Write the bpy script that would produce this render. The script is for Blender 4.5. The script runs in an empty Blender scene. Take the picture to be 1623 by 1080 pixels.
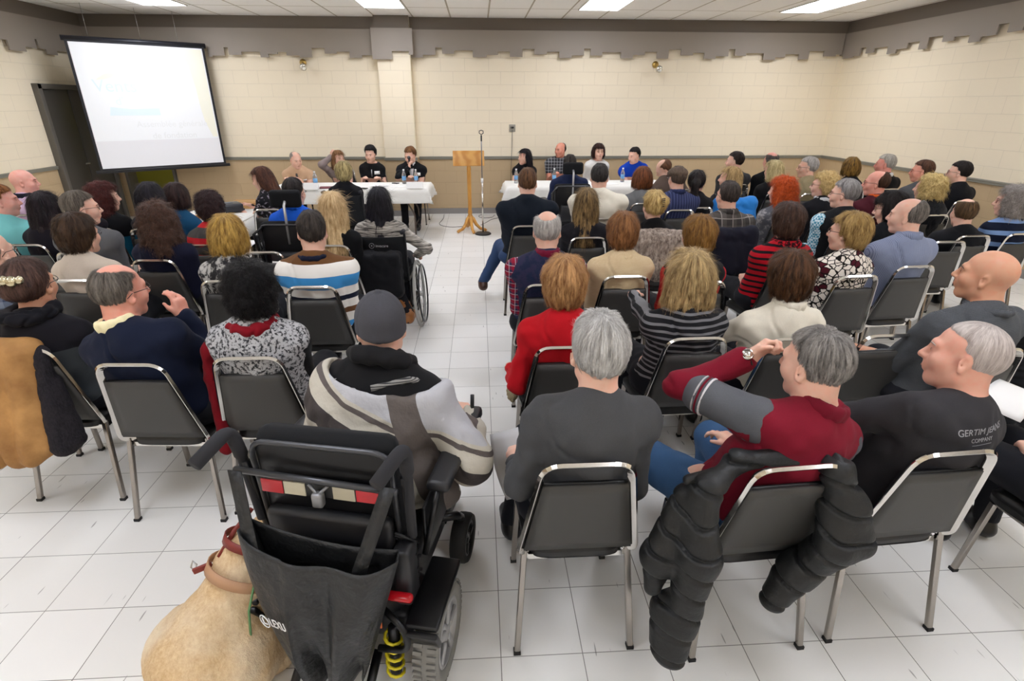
import bpy, math, random, numpy as np
from mathutils import Vector, Matrix, Euler
sc = bpy.context.scene
C = sc.collection
random.seed(4)
R = math.radians
# ---------------------------------------------------------------- camera
F_PX, YAW, PITCH, ROLL, CAM_H = 871.0, -.0584, .4067, .0021, 1.884
_fw = np.array([-math.sin(YAW)*math.cos(PITCH), math.cos(YAW)*math.cos(PITCH), -math.sin(PITCH)])
_rt = np.array([math.cos(YAW), math.sin(YAW), 0.0]); _up = np.cross(_rt, _fw)
RT = math.cos(ROLL)*_rt + math.sin(ROLL)*_up
UP = -math.sin(ROLL)*_rt + math.cos(ROLL)*_up
cd = bpy.data.cameras.new('camera'); cam = bpy.data.objects.new('camera', cd); C.objects.link(cam)
cd.sensor_fit = 'HORIZONTAL'; cd.sensor_width = 36.0; cd.lens = F_PX/1623*36.0; cd.clip_start = .05; cd.clip_end = 60
cam.matrix_world = Matrix(((RT[0], UP[0], -_fw[0], 0), (RT[1], UP[1], -_fw[1], 0), (RT[2], UP[2], -_fw[2], CAM_H), (0, 0, 0, 1)))
sc.camera = cam
def at(x, y, z):                      # where the sight line through a pixel meets the height z
    d = _fw + RT*(x-811.5)/F_PX - UP*(y-540)/F_PX
    t = (z-CAM_H)/d[2]
    return Vector((float(d[0]*t), float(d[1]*t), z))
def depth(P): return (Vector(P)-Vector((0, 0, CAM_H))).dot(Vector(_fw))
# ---------------------------------------------------------------- world, exposure
w = bpy.data.worlds.new('world'); sc.world = w; w.use_nodes = True
w.node_tree.nodes['Background'].inputs[0].default_value = (.8, .85, 1, 1)
w.node_tree.nodes['Background'].inputs[1].default_value = .15
sc.view_settings.view_transform = 'Standard'; sc.view_settings.look = 'None'
sc.view_settings.gamma = 1; sc.view_settings.exposure = 0.55; sc.view_settings.use_curve_mapping = False
try:
    sc.cycles.max_bounces = 8; sc.cycles.diffuse_bounces = 6; sc.cycles.glossy_bounces = 3; sc.cycles.transmission_bounces = 4
    sc.cycles.caustics_reflective = False; sc.cycles.caustics_refractive = False; sc.cycles.sample_clamp_indirect = 6
except Exception: pass
LAMP_STRENGTH = 11.0
# ---------------------------------------------------------------- helpers: materials
def lin(c):
    if isinstance(c, str): c = [int(c[i:i+2], 16) for i in (0, 2, 4)]
    o = []
    for v in c[:3]:
        v = v/255; o.append(v/12.92 if v <= .04045 else ((v+.055)/1.055)**2.4)
    return (*o, 1)
class NT:
    def __init__(s, name):
        s.m = bpy.data.materials.new(name); s.m.use_nodes = True; s.t = s.m.node_tree; s.n = s.t.nodes
        s.b = s.n['Principled BSDF']
    def N(s, ty, **k):
        n = s.n.new(ty)
        for a, v in k.items():
            if a.startswith('i_'):
                key = a[2:]; n.inputs[int(key) if key.isdigit() else key.replace('_', ' ')].default_value = v
            else: setattr(n, a, v)
        return n
    def L(s, a, b): s.t.links.new(a, b)
    def out(s, n, k=0): return n.outputs[k]
    def coord(s, k='Object', scale=None):
        t = s.N('ShaderNodeTexCoord'); o = t.outputs[k]
        if scale:
            m = s.N('ShaderNodeMapping'); m.inputs['Scale'].default_value = scale; s.L(o, m.inputs[0]); o = m.outputs[0]
        return o
    def noise(s, vec, scale, detail=2, rough=.5):
        n = s.N('ShaderNodeTexNoise'); n.inputs['Scale'].default_value = scale; n.inputs['Detail'].default_value = detail
        n.inputs['Roughness'].default_value = rough; s.L(vec, n.inputs['Vector']); return n.outputs['Fac']
    def ramp(s, fac, stops, mode='LINEAR'):
        n = s.N('ShaderNodeValToRGB'); r = n.color_ramp; r.interpolation = mode
        while len(r.elements) > 1: r.elements.remove(r.elements[-1])
        r.elements[0].position = stops[0][0]; r.elements[0].color = stops[0][1]
        for p, c in stops[1:]:
            e = r.elements.new(p); e.color = c
        s.L(fac, n.inputs[0]); return n.outputs[0]
    def math(s, op, a, b=None):
        n = s.N('ShaderNodeMath', operation=op)
        for i, v in enumerate((a, b)):
            if v is None: continue
            if isinstance(v, (int, float)): n.inputs[i].default_value = v
            else: s.L(v, n.inputs[i])
        return n.outputs[0]
    def mix(s, fac, a, b):
        n = s.N('ShaderNodeMix', data_type='RGBA')
        for sock, v in ((n.inputs[0], fac), (n.inputs[6], a), (n.inputs[7], b)):
            if isinstance(v, (int, float, tuple)): sock.default_value = v
            else: s.L(v, sock)
        return n.outputs[2]
    def bump(s, h, strength=.3, dist=.01):
        n = s.N('ShaderNodeBump'); n.inputs['Strength'].default_value = strength; n.inputs['Distance'].default_value = dist
        s.L(h, n.inputs['Height']); s.L(n.outputs[0], s.b.inputs['Normal'])
    def sep(s, v):
        n = s.N('ShaderNodeSeparateXYZ'); s.L(v, n.inputs[0]); return n.outputs
    def comb(s, x, y, z):
        n = s.N('ShaderNodeCombineXYZ')
        for i, v in enumerate((x, y, z)):
            if isinstance(v, (int, float)): n.inputs[i].default_value = v
            else: s.L(v, n.inputs[i])
        return n.outputs[0]
    def col(s, v):
        if isinstance(v, tuple): s.b.inputs['Base Color'].default_value = v
        else: s.L(v, s.b.inputs['Base Color'])
    def set(s, **k):
        for a, v in k.items(): s.b.inputs[a.replace('_', ' ')].default_value = v
_M = {}
def plain(name, c, rough=.5, metal=0, **k):
    if name in _M: return _M[name]
    m = NT(name); m.col(lin(c)); m.set(Roughness=rough, Metallic=metal, **k); _M[name] = m.m; return m.m
def emis(name, c, s):
    m = NT(name); m.col((0, 0, 0, 1)); m.b.inputs['Emission Color'].default_value = lin(c); m.b.inputs['Emission Strength'].default_value = s; return m.m
# fabric with a woven bump and a printed / knitted pattern
def fabric(c, c2=None, pat='plain', sc_=1.0, rough=.85, bump=.25, bands=None, weave=900, c3=None):
    key = ('f', str(c), str(c2), pat, sc_, str(bands), str(c3), bump)
    if key in _M: return _M[key]
    m = NT('fabric_'+pat); co = m.coord('Object'); base = lin(c)
    n1 = m.noise(co, weave, 1); n2 = m.noise(co, 14, 3)
    h = m.math('ADD', n1, m.math('MULTIPLY', n2, .6))
    a = tuple(v*.8 for v in base[:3])+(1,); b = tuple(min(v*1.15, 1) for v in base[:3])+(1,)
    colr = m.ramp(n1, [(.3, a), (.7, b)])
    x, y, z = m.sep(co)
    if pat == 'stripe':      # horizontal stripes, sc_ = period in metres, c2 thin stripe share .38
        f = m.math('FRACT', m.math('DIVIDE', m.math('ADD', z, m.math('MULTIPLY', m.noise(co, 3, 1), .03)), sc_))
        colr = m.ramp(f, [(0, lin(c)), (.62, lin(c2))], 'CONSTANT')
    elif pat == 'pin':       # vertical pinstripes
        f = m.math('FRACT', m.math('DIVIDE', x, sc_)); colr = m.ramp(f, [(0, lin(c)), (.8, lin(c2))], 'CONSTANT')
    elif pat == 'bands':
        f = m.math('ADD', z, m.math('MULTIPLY', m.noise(co, 4, 1), .015))
        lo, hi = bands[0][0], bands[-1][0]
        g = m.math('DIVIDE', m.math('SUBTRACT', f, lo), hi-lo)
        colr = m.ramp(g, [((p-lo)/(hi-lo), lin(q)) for p, q in bands], 'CONSTANT')
    elif pat == 'plaid':
        def ln(v, per, wd): return m.math('LESS_THAN', m.math('FRACT', m.math('DIVIDE', v, per)), wd)
        s1 = m.math('ADD', ln(x, sc_, .45), ln(z, sc_, .45))
        colr = m.ramp(m.math('DIVIDE', s1, 2.0), [(0, lin(c)), (.4, tuple((u+v)/2 for u, v in zip(lin(c), lin(c2)))), (.9, lin(c2))], 'CONSTANT')
        if c3:
            th = m.math('MAXIMUM', ln(x, sc_, .08), ln(z, sc_, .08)); colr = m.mix(m.math('MULTIPLY', th, .8), colr, lin(c3))
    elif pat == 'check':
        n = m.N('ShaderNodeTexChecker'); n.inputs['Scale'].default_value = 1/sc_; n.inputs[1].default_value = lin(c); n.inputs[2].default_value = lin(c2)
        m.L(co, n.inputs[0]); colr = n.outputs[0]
    elif pat == 'blotch':
        f = m.noise(co, 1/sc_, 4, .65); colr = m.ramp(f, [(.42, lin(c)), (.52, lin(c2))])
        if c3: colr = m.mix(m.ramp(m.noise(m.coord('Object', (1, 1, 1.3)), .6/sc_, 2), [(.58, (0, 0, 0, 1)), (.62, (1, 1, 1, 1))]), colr, lin(c3))
    elif pat == 'streak':
        colr = m.ramp(m.noise(m.coord('Object', (1, 1, 14)), 5, 4, .7), [(.38, lin(c)), (.6, lin(c2))])
    elif pat == 'leopard':
        v = m.N('ShaderNodeTexVoronoi', feature='DISTANCE_TO_EDGE'); v.inputs['Scale'].default_value = 1/sc_
        wv = m.N('ShaderNodeVectorMath', operation='ADD'); m.L(co, wv.inputs[0])
        nn = m.N('ShaderNodeTexNoise'); nn.inputs['Scale'].default_value = 18; m.L(co, nn.inputs[0])
        sc2 = m.N('ShaderNodeVectorMath', operation='SCALE'); m.L(nn.outputs['Color'], sc2.inputs[0]); sc2.inputs['Scale'].default_value = .03
        m.L(sc2.outputs[0], wv.inputs[1]); m.L(wv.outputs[0], v.inputs[0])
        cell = m.N('ShaderNodeTexVoronoi'); cell.inputs['Scale'].default_value = 1/sc_; m.L(wv.outputs[0], cell.inputs[0])
        inner = m.ramp(m.sep(cell.outputs['Color'])[0], [(0, lin(c2)), (.45, lin(c3 or c2)), (.6, lin(c2))], 'CONSTANT')
        colr = m.mix(m.ramp(v.outputs[0], [(.06, (0, 0, 0, 1)), (.1, (1, 1, 1, 1))]), lin(c), inner)
    elif pat == 'knit':
        wv = m.N('ShaderNodeTexWave', bands_direction='Z'); wv.inputs['Scale'].default_value = 1/sc_; wv.inputs['Distortion'].default_value = 3
        wv.inputs['Detail'].default_value = 2; wv.inputs['Detail Scale'].default_value = 4; m.L(co, wv.inputs[0])
        h = m.math('ADD', m.math('MULTIPLY', wv.outputs['Fac'], 2), h)
        if c2: colr = m.ramp(m.math('ADD', m.math('MULTIPLY', wv.outputs['Fac'], .5), m.math('MULTIPLY', m.noise(m.coord('Object', (1, 1, 5)), 12, 4, .7), .5)), [(.35, lin(c)), (.6, lin(c2))])
    elif pat == 'fur':
        f = m.noise(m.coord('Object', (1, 1, .35)), 1/sc_, 5, .7); colr = m.ramp(f, [(.35, lin(c)), (.65, lin(c2 or c))]); h = m.math('MULTIPLY', f, 3)
    m.col(colr); m.set(Roughness=rough); m.b.inputs['Specular IOR Level'].default_value = .15
    m.b.inputs['Sheen Weight'].default_value = .03
    m.bump(h, bump, .004); _M[key] = m.m; return m.m
def skin_mat(tone='cfa08a'):
    key = 'skin'+tone
    if key in _M: return _M[key]
    m = NT('skin'); co = m.coord('Object'); n = m.noise(co, 30, 3); b = lin(tone)
    red = (min(b[0]*1.05, 1), b[1]*.72, b[2]*.68, 1)
    m.col(m.mix(m.math('MULTIPLY', m.ramp(n, [(.45, (0, 0, 0, 1)), (.75, (1, 1, 1, 1))]), .5), b, red))
    m.set(Roughness=.48); m.b.inputs['Specular IOR Level'].default_value = .4
    m.b.inputs['Subsurface Weight'].default_value = .08; m.b.inputs['Subsurface Radius'].default_value = (.02, .008, .004)
    m.bump(m.noise(co, 400, 2), .08, .002); _M[key] = m.m; return m.m
def hair_mat(dark, light, streak=14, curl=0):
    key = ('h', dark, light, streak, curl)
    if key in _M: return _M[key]
    m = NT('hair'); co = m.coord('Object'); x, y, z = m.sep(co)
    yy = m.math('ADD', y, .03); rho = m.math('ADD', m.math('SQRT', m.math('ADD', m.math('MULTIPLY', x, x), m.math('MULTIPLY', yy, yy))), .012)
    if curl:
        v = m.coord('Object', (1, 1, .7)); f = m.noise(v, 55, 4, .75); g = m.noise(v, 160, 3, .7)
    else:
        v = m.comb(m.math('DIVIDE', x, rho), m.math('DIVIDE', yy, rho), m.math('MULTIPLY', z, 1.3))
        f = m.noise(v, streak*.45, 2, .6); g = m.noise(v, streak*1.6, 3, .7)
    h = m.math('ADD', m.math('MULTIPLY', f, .5), m.math('MULTIPLY', g, .5))
    m.col(m.ramp(h, [(.36, lin(dark)), (.62, lin(light))]))
    m.set(Roughness=.45); m.b.inputs['Specular IOR Level'].default_value = .22
    m.b.inputs['Sheen Weight'].default_value = .0
    m.bump(h, .9, .012); _M[key] = m.m; return m.m
# ---------------------------------------------------------------- helpers: objects
def obj(name, me, mat, parent=None, loc=None, rot=None):
    o = bpy.data.objects.new(name, me)
    if mat is not None and len(me.materials) == 0:
        for q in (mat if isinstance(mat, (list, tuple)) else [mat]): me.materials.append(q)
    C.objects.link(o)
    if parent: o.parent = parent
    if loc is not None: o.location = loc
    if rot is not None: o.rotation_euler = rot
    return o
def tag(o, label=None, cat=None, group=None, kind=None):
    for k, v in (('label', label), ('category', cat), ('group', group), ('kind', kind)):
        if v: o[k] = v
    return o
def empty(name, label=None, cat=None, loc=(0, 0, 0), rz=0, group=None):
    o = bpy.data.objects.new(name, None); o.empty_display_size = .1; C.objects.link(o)
    o.location = loc; o.rotation_euler = (0, 0, rz); tag(o, label, cat, group); return o
def mesh_np(name, V, F, smooth=True, mi=None):
    me = bpy.data.meshes.new(name); V = np.asarray(V, np.float32); F = np.asarray(F, np.int32)
    n = F.shape[1]
    me.vertices.add(len(V)); me.vertices.foreach_set('co', V.ravel())
    me.loops.add(F.size); me.loops.foreach_set('vertex_index', F.ravel())
    me.polygons.add(len(F)); me.polygons.foreach_set('loop_start', np.arange(0, F.size, n, dtype=np.int32))
    me.polygons.foreach_set('use_smooth', np.full(len(F), smooth, bool))
    if mi is not None: me.polygons.foreach_set('material_index', mi)
    me.update(calc_edges=True); return me
class MB:                              # collects boxes, tubes, lathes and sheets into one mesh
    def __init__(s): s.v = []; s.f = []; s.sm = []; s.mi = []
    def add(s, vs, fs, smooth=False, mi=0):
        b = len(s.v); s.v += [tuple(v) for v in vs]; s.f += [tuple(b+i for i in f) for f in fs]
        s.sm += [smooth]*len(fs); s.mi += [mi]*len(fs); return s
    def box(s, c, d, rot=None, mi=0, bev=0):
        M = Euler(rot).to_matrix() if rot is not None and not isinstance(rot, Matrix) else (rot or Matrix.Identity(3))
        hx, hy, hz = d[0]/2, d[1]/2, d[2]/2; b = min(bev, hx*.9, hy*.9, hz*.9)
        c = Vector(c)
        if b <= 0:
            vs = [c+M@Vector((x, y, z)) for x in (-hx, hx) for y in (-hy, hy) for z in (-hz, hz)]
            return s.add(vs, [(0, 1, 3, 2), (4, 6, 7, 5), (0, 4, 5, 1), (2, 3, 7, 6), (0, 2, 6, 4), (1, 5, 7, 3)], mi=mi)
        import bmesh
        bm = bmesh.new(); bmesh.ops.create_cube(bm, size=1)
        for v in bm.verts: v.co = Vector((v.co.x*2*hx, v.co.y*2*hy, v.co.z*2*hz))
        bmesh.ops.bevel(bm, geom=bm.edges[:], offset=b, segments=2, profile=.5, affect='EDGES')
        bm.verts.index_update()
        s.add([c+M@v.co for v in bm.verts], [[v.index for v in f.verts] for f in bm.faces], True, mi); bm.free(); return s
    def tube(s, pts, r, n=8, closed=False, sq=None, mi=0, cap=True, up=(0, 0, 1)):
        P = [Vector(p) for p in pts]; k = len(P); rs = r if isinstance(r, (list, tuple)) else [r]*k
        vs = []; prev = None
        for i, p in enumerate(P):
            a = P[(i-1) % k] if (closed or i > 0) else p; b = P[(i+1) % k] if (closed or i < k-1) else p
            t = (b-a).normalized(); u = Vector(up) if prev is None else prev
            if abs(t.dot(u)) > .95: u = Vector((1, 0, 0)) if abs(t.x) < .9 else Vector((0, 1, 0))
            x = (u - t*t.dot(u)).normalized(); y = t.cross(x); prev = x
            if sq:                    # rectangular section (half sizes along x and y)
                hx, hy = sq; q = .25
                for ax, ay in ((1, 1-q), (1-q, 1), (-1+q, 1), (-1, 1-q), (-1, -1+q), (-1+q, -1), (1-q, -1), (1, -1+q)): vs.append(p+x*hx*ax+y*hy*ay)
            else:
                for j in range(n): an = 2*math.pi*j/n; vs.append(p+x*(rs[i]*math.cos(an))+y*(rs[i]*math.sin(an)))
        m = 8 if sq else n; fs = []
        for i in range(k if closed else k-1):
            for j in range(m):
                a = i*m+j; b = i*m+(j+1) % m; c2 = ((i+1) % k)*m+(j+1) % m; d2 = ((i+1) % k)*m+j; fs.append((a, b, c2, d2))
        if cap and not closed: fs += [tuple(range(m-1, -1, -1)), tuple((k-1)*m+j for j in range(m))]
        return s.add(vs, fs, not sq, mi)
    def lathe(s, prof, c=(0, 0, 0), n=16, axis=None, mi=0, smooth=True):
        M = Vector((0, 0, 1)).rotation_difference(Vector(axis)).to_matrix() if axis is not None else Matrix.Identity(3)
        vs = []; c = Vector(c); k = len(prof)
        for r, z in prof:
            for j in range(n): an = 2*math.pi*j/n; vs.append(c+M@Vector((r*math.cos(an), r*math.sin(an), z)))
        fs = [(i*n+j, i*n+(j+1) % n, (i+1)*n+(j+1) % n, (i+1)*n+j) for i in range(k-1) for j in range(n)]
        fs += [tuple(range(n-1, -1, -1)), tuple((k-1)*n+j for j in range(n))]
        return s.add(vs, fs, smooth, mi)
    def prism(s, poly, y0, y1, M=None, mi=0):    # polygon in x,z extruded along y
        k = len(poly); vs = [Vector((x, y0, z)) for x, z in poly]+[Vector((x, y1, z)) for x, z in poly]
        if M is not None: vs = [M@v for v in vs]
        fs = [tuple(range(k)), tuple(range(2*k-1, k-1, -1))]+[(i, i+k, (i+1) % k+k, (i+1) % k) for i in range(k)]
        return s.add(vs, fs, mi=mi)
    def sheet(s, G, th=.002, mi=0, smooth=True):    # grid of points with a real thickness
        G = np.array(G, float); a, b = G.shape[:2]
        du = np.gradient(G, axis=0); dv = np.gradient(G, axis=1); N = np.cross(du, dv); N /= np.linalg.norm(N, axis=2, keepdims=True)+1e-9
        T = np.concatenate([(G+N*th/2).reshape(-1, 3), (G-N*th/2).reshape(-1, 3)]); o = a*b; fs = []
        for i in range(a-1):
            for j in range(b-1):
                p = i*b+j; fs.append((p, p+b, p+b+1, p+1)); fs.append((o+p, o+p+1, o+p+b+1, o+p+b))
        for i in range(a-1):
            p = i*b; fs.append((p, o+p, o+p+b, p+b)); p = i*b+b-1; fs.append((p, p+b, o+p+b, o+p))
        for j in range(b-1):
            fs.append((j, j+1, o+j+1, o+j)); p = (a-1)*b+j; fs.append((p, o+p, o+p+1, p+1))
        return s.add([tuple(v) for v in T], fs, smooth, mi)
    def build(s, name, mat, parent=None, loc=None, rot=None):
        me = bpy.data.meshes.new(name); me.from_pydata(s.v, [], s.f)
        me.polygons.foreach_set('use_smooth', s.sm); 
        if any(s.mi): me.polygons.foreach_set('material_index', s.mi)
        me.update(); return obj(name, me, mat, parent, loc, rot)
def arc(pts, r=.04, n=5):              # rounds the corners of a polyline
    P = [Vector(p) for p in pts]; out = [P[0]]
    for i in range(1, len(P)-1):
        a = (P[i-1]-P[i]); b = (P[i+1]-P[i]); rr = min(r, a.length*.49, b.length*.49)
        p0 = P[i]+a.normalized()*rr; p1 = P[i]+b.normalized()*rr
        for k in range(n+1):
            t = k/n; out.append(p0*(1-t)**2+P[i]*2*t*(1-t)+p1*t*t)
    out.append(P[-1]); return out
def copy_tree(o, parent=None):
    c = o.copy(); C.objects.link(c); c.parent = parent
    for ch in o.children: copy_tree(ch, c)
    return c
def text_obj(name, s, size, mat, parent=None, loc=(0, 0, 0), rot=(0, 0, 0), ext=.0008, align='CENTER'):
    cu = bpy.data.curves.new(name, 'FONT'); cu.body = s; cu.size = size; cu.extrude = ext; cu.align_x = align; cu.resolution_u = 3
    t = bpy.data.objects.new(name, cu); C.objects.link(t); dg = bpy.context.evaluated_depsgraph_get()
    me = bpy.data.meshes.new_from_object(t.evaluated_get(dg)); bpy.data.objects.remove(t)
    me.materials.clear(); return obj(name, me, mat, parent, loc, rot)
# ---------------------------------------------------------------- helpers: soft bodies as distance fields, meshed by surface nets
def cap(a, b, ra, rb, k=.03): return ('c', np.array(a, float), np.array(b, float), ra, rb, k)
def ell(c, r, M=None, k=.03): return ('e', np.array(c, float), np.array(r, float), M, k)
def rbox(c, h, M=None, rad=.01, k=.01): return ('b', np.array(c, float), np.array(h, float), M, rad, k)
def cut(p): return ('-', p)
def xf(prims, M, o):                   # moves a list of primitives by rotation M and offset o
    out = []; M = np.array(M); o = np.array(o)
    for p in prims:
        if p[0] == 'c': out.append(('c', M@p[1]+o, M@p[2]+o)+p[3:])
        elif p[0] in 'eb': out.append((p[0], M@p[1]+o, p[2], M if p[3] is None else M@p[3])+p[4:])
        else: out.append(('-', xf([p[1]], M, o)[0]))
    return out
def axis_pts(lo, hi, h, fine):
    xs = [lo]
    while xs[-1] < hi:
        x = xs[-1]; st = h
        for a, b, hf in fine:
            if a-1e-6 <= x < b: st = min(st, hf)
            elif x < a and x+st > a: st = max(min(st, a-x), .3*hf)
        xs.append(x+st)
    return np.array(xs, np.float32)
def _bb(p):
    if p[0] == 'c': r = max(p[3], p[4]); return np.minimum(p[1], p[2])-r, np.maximum(p[1], p[2])+r, p[5]
    if p[0] == 'e':
        r = p[2] if p[3] is None else np.sqrt(((np.array(p[3])*p[2][None, :])**2).sum(1)); return p[1]-r, p[1]+r, p[4]
    h = p[2] if p[3] is None else np.abs(np.array(p[3]))@p[2]; return p[1]-h-p[4], p[1]+h+p[4], p[5]
def _dist(p, X, Y, Z):
    if p[0] == 'c':
        a, b = p[1], p[2]; d = b-a; L2 = max(float(d@d), 1e-9)
        t = np.clip(((X-a[0])*d[0]+(Y-a[1])*d[1]+(Z-a[2])*d[2])/L2, 0, 1)
        return np.sqrt((X-a[0]-t*d[0])**2+(Y-a[1]-t*d[1])**2+(Z-a[2]-t*d[2])**2)-(p[3]+(p[4]-p[3])*t)
    x, y, z = X-p[1][0], Y-p[1][1], Z-p[1][2]
    if p[3] is not None:
        M = np.array(p[3]); x, y, z = (x*M[0, 0]+y*M[1, 0]+z*M[2, 0]), (x*M[0, 1]+y*M[1, 1]+z*M[2, 1]), (x*M[0, 2]+y*M[1, 2]+z*M[2, 2])
    if p[0] == 'e':
        r = p[2]; k0 = np.sqrt((x/r[0])**2+(y/r[1])**2+(z/r[2])**2); k1 = np.sqrt((x/r[0]**2)**2+(y/r[1]**2)**2+(z/r[2]**2)**2)+1e-6
        return k0*(k0-1)/k1
    h = p[2]; qx, qy, qz = np.abs(x)-h[0], np.abs(y)-h[1], np.abs(z)-h[2]
    return np.sqrt(np.maximum(qx, 0)**2+np.maximum(qy, 0)**2+np.maximum(qz, 0)**2)+np.minimum(np.maximum(np.maximum(qx, qy), qz), 0)-p[4]
def field_mesh(name, prims, h=.012, fine=((), (), ()), disp=None, inflate=0):
    lo = np.full(3, 9.); hi = np.full(3, -9.)
    for p in prims:
        if p[0] == '-': continue
        a, b, k = _bb(p); lo = np.minimum(lo, a); hi = np.maximum(hi, b)
    lo -= .02+inflate+h; hi += .02+inflate+h
    ax = [axis_pts(lo[i], hi[i], h, fine[i]) for i in range(3)]
    X, Y, Z = ax[0][:, None, None], ax[1][None, :, None], ax[2][None, None, :]
    F = np.full((len(ax[0]), len(ax[1]), len(ax[2])), .1, np.float32)
    for p in prims:
        neg = p[0] == '-'
        if neg: p = p[1]
        a, b, k = _bb(p); mg = k+2.2*h+inflate
        s = []
        for i in range(3):
            i0 = max(int(np.searchsorted(ax[i], a[i]-mg))-1, 0); i1 = min(int(np.searchsorted(ax[i], b[i]+mg))+1, len(ax[i])); s.append(slice(i0, i1))
        s = tuple(s); d = _dist(p, X[s[0]], Y[:, s[1]], Z[:, :, s[2]])-(0 if neg else inflate)
        f = F[s]
        if neg:
            d = -d; hh = np.maximum(k-np.abs(f-d), 0)/k; F[s] = np.maximum(f, d)+hh*hh*k*.25
        else:
            hh = np.maximum(k-np.abs(f-d), 0)/k; F[s] = np.minimum(f, d)-hh*hh*k*.25
    ins = F < 0
    nx, ny, nz = [n-1 for n in F.shape]
    cnt = np.zeros((nx, ny, nz), np.int8)
    cor = [(i, j, k) for i in (0, 1) for j in (0, 1) for k in (0, 1)]
    for i, j, k in cor: cnt += ins[i:i+nx, j:j+ny, k:k+nz]
    I, J, K = np.nonzero((cnt > 0) & (cnt < 8))
    idx = np.full((nx, ny, nz), -1, np.int32); idx[I, J, K] = np.arange(len(I))
    P = np.zeros((len(I), 3), np.float32); W = np.zeros(len(I), np.float32)
    for a in cor:
        for d in range(3):
            if a[d]: continue
            b = list(a); b[d] = 1
            fa = F[I+a[0], J+a[1], K+a[2]]; fb = F[I+b[0], J+b[1], K+b[2]]; m = (fa < 0) != (fb < 0)
            t = np.where(m, fa/np.where(m, fa-fb, 1), 0)
            pa = np.stack([ax[0][I+a[0]], ax[1][J+a[1]], ax[2][K+a[2]]], 1); pb = np.stack([ax[0][I+b[0]], ax[1][J+b[1]], ax[2][K+b[2]]], 1)
            P += np.where(m[:, None], pa+(pb-pa)*t[:, None], 0); W += m
    P /= W[:, None]
    Q = []
    for d in range(3):
        u, v = (d+1) % 3, (d+2) % 3
        sa = [slice(None)]*3; sb = [slice(None)]*3; sa[d] = slice(0, -1); sb[d] = slice(1, None)
        A = ins[tuple(sa)]; B = ins[tuple(sb)]; e = np.array(np.nonzero(A != B)).T
        if not len(e): continue
        ok = (e[:, u] > 0) & (e[:, v] > 0) & (e[:, u] < F.shape[u]-1) & (e[:, v] < F.shape[v]-1); e = e[ok]
        def g(du, dv):
            q = e.copy(); q[:, u] -= du; q[:, v] -= dv; return idx[q[:, 0], q[:, 1], q[:, 2]]
        q = np.stack([g(1, 1), g(0, 1), g(0, 0), g(1, 0)], 1); fl = ~A[e[:, 0], e[:, 1], e[:, 2]]; q[fl] = q[fl][:, ::-1]; Q.append(q)
    Q = np.concatenate(Q)
    # one relaxing pass keeps the quads even
    S = np.zeros_like(P); n = np.zeros(len(P), np.float32)
    for i in range(4):
        j = (i+1) % 4; S[:, 0] += np.bincount(Q[:, i], P[Q[:, j], 0], len(P)); S[:, 1] += np.bincount(Q[:, i], P[Q[:, j], 1], len(P)); S[:, 2] += np.bincount(Q[:, i], P[Q[:, j], 2], len(P)); n += np.bincount(Q[:, i], minlength=len(P))
    P = P*.6+S/np.maximum(n, 1)[:, None]*.4
    if disp:
        a = P[Q[:, 1]]-P[Q[:, 0]]; b = P[Q[:, 2]]-P[Q[:, 0]]; fn = np.cross(a, b); N = np.zeros_like(P)
        for i in range(4):
            for c in range(3): N[:, c] += np.bincount(Q[:, i], fn[:, c], len(P))
        N /= np.linalg.norm(N, axis=1, keepdims=True)+1e-9
        P = P+N*disp(P)[:, None]
    return mesh_np(name, P, Q)
_rs = np.random.RandomState(7); _T = _rs.rand(32, 32, 32).astype(np.float32)
def vnoise(P, f):
    P = P*f; i = np.floor(P).astype(int); t = P-i; t = t*t*(3-2*t); out = 0
    for a in (0, 1):
        for b in (0, 1):
            for c in (0, 1):
                w_ = (t[:, 0] if a else 1-t[:, 0])*(t[:, 1] if b else 1-t[:, 1])*(t[:, 2] if c else 1-t[:, 2])
                out = out+w_*_T[(i[:, 0]+a) & 31, (i[:, 1]+b) & 31, (i[:, 2]+c) & 31]
    return out-.5
def folds(amp=.008, f=9, sq=(1, 1, .6)):
    def g(P):
        n = vnoise(P*np.array(sq)+3, f*.8)+.35*vnoise(P*np.array((1, 1, .8))+9, f*2)
        m_ = vnoise(P*np.array((.8, 1, 1.5))+7, f*.7)
        d_ = amp*(1.2*n+.7*vnoise(P+9, f*2.3)-.55*np.exp(-(n/.05)**2)*np.clip(vnoise(P+1, f*.6)*6, 0, 1)-.45*np.exp(-(m_/.04)**2)*np.clip(vnoise(P+21, f*.7)*6, 0, 1))
        return np.maximum(d_+.002, -.0075)
    return g
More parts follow.
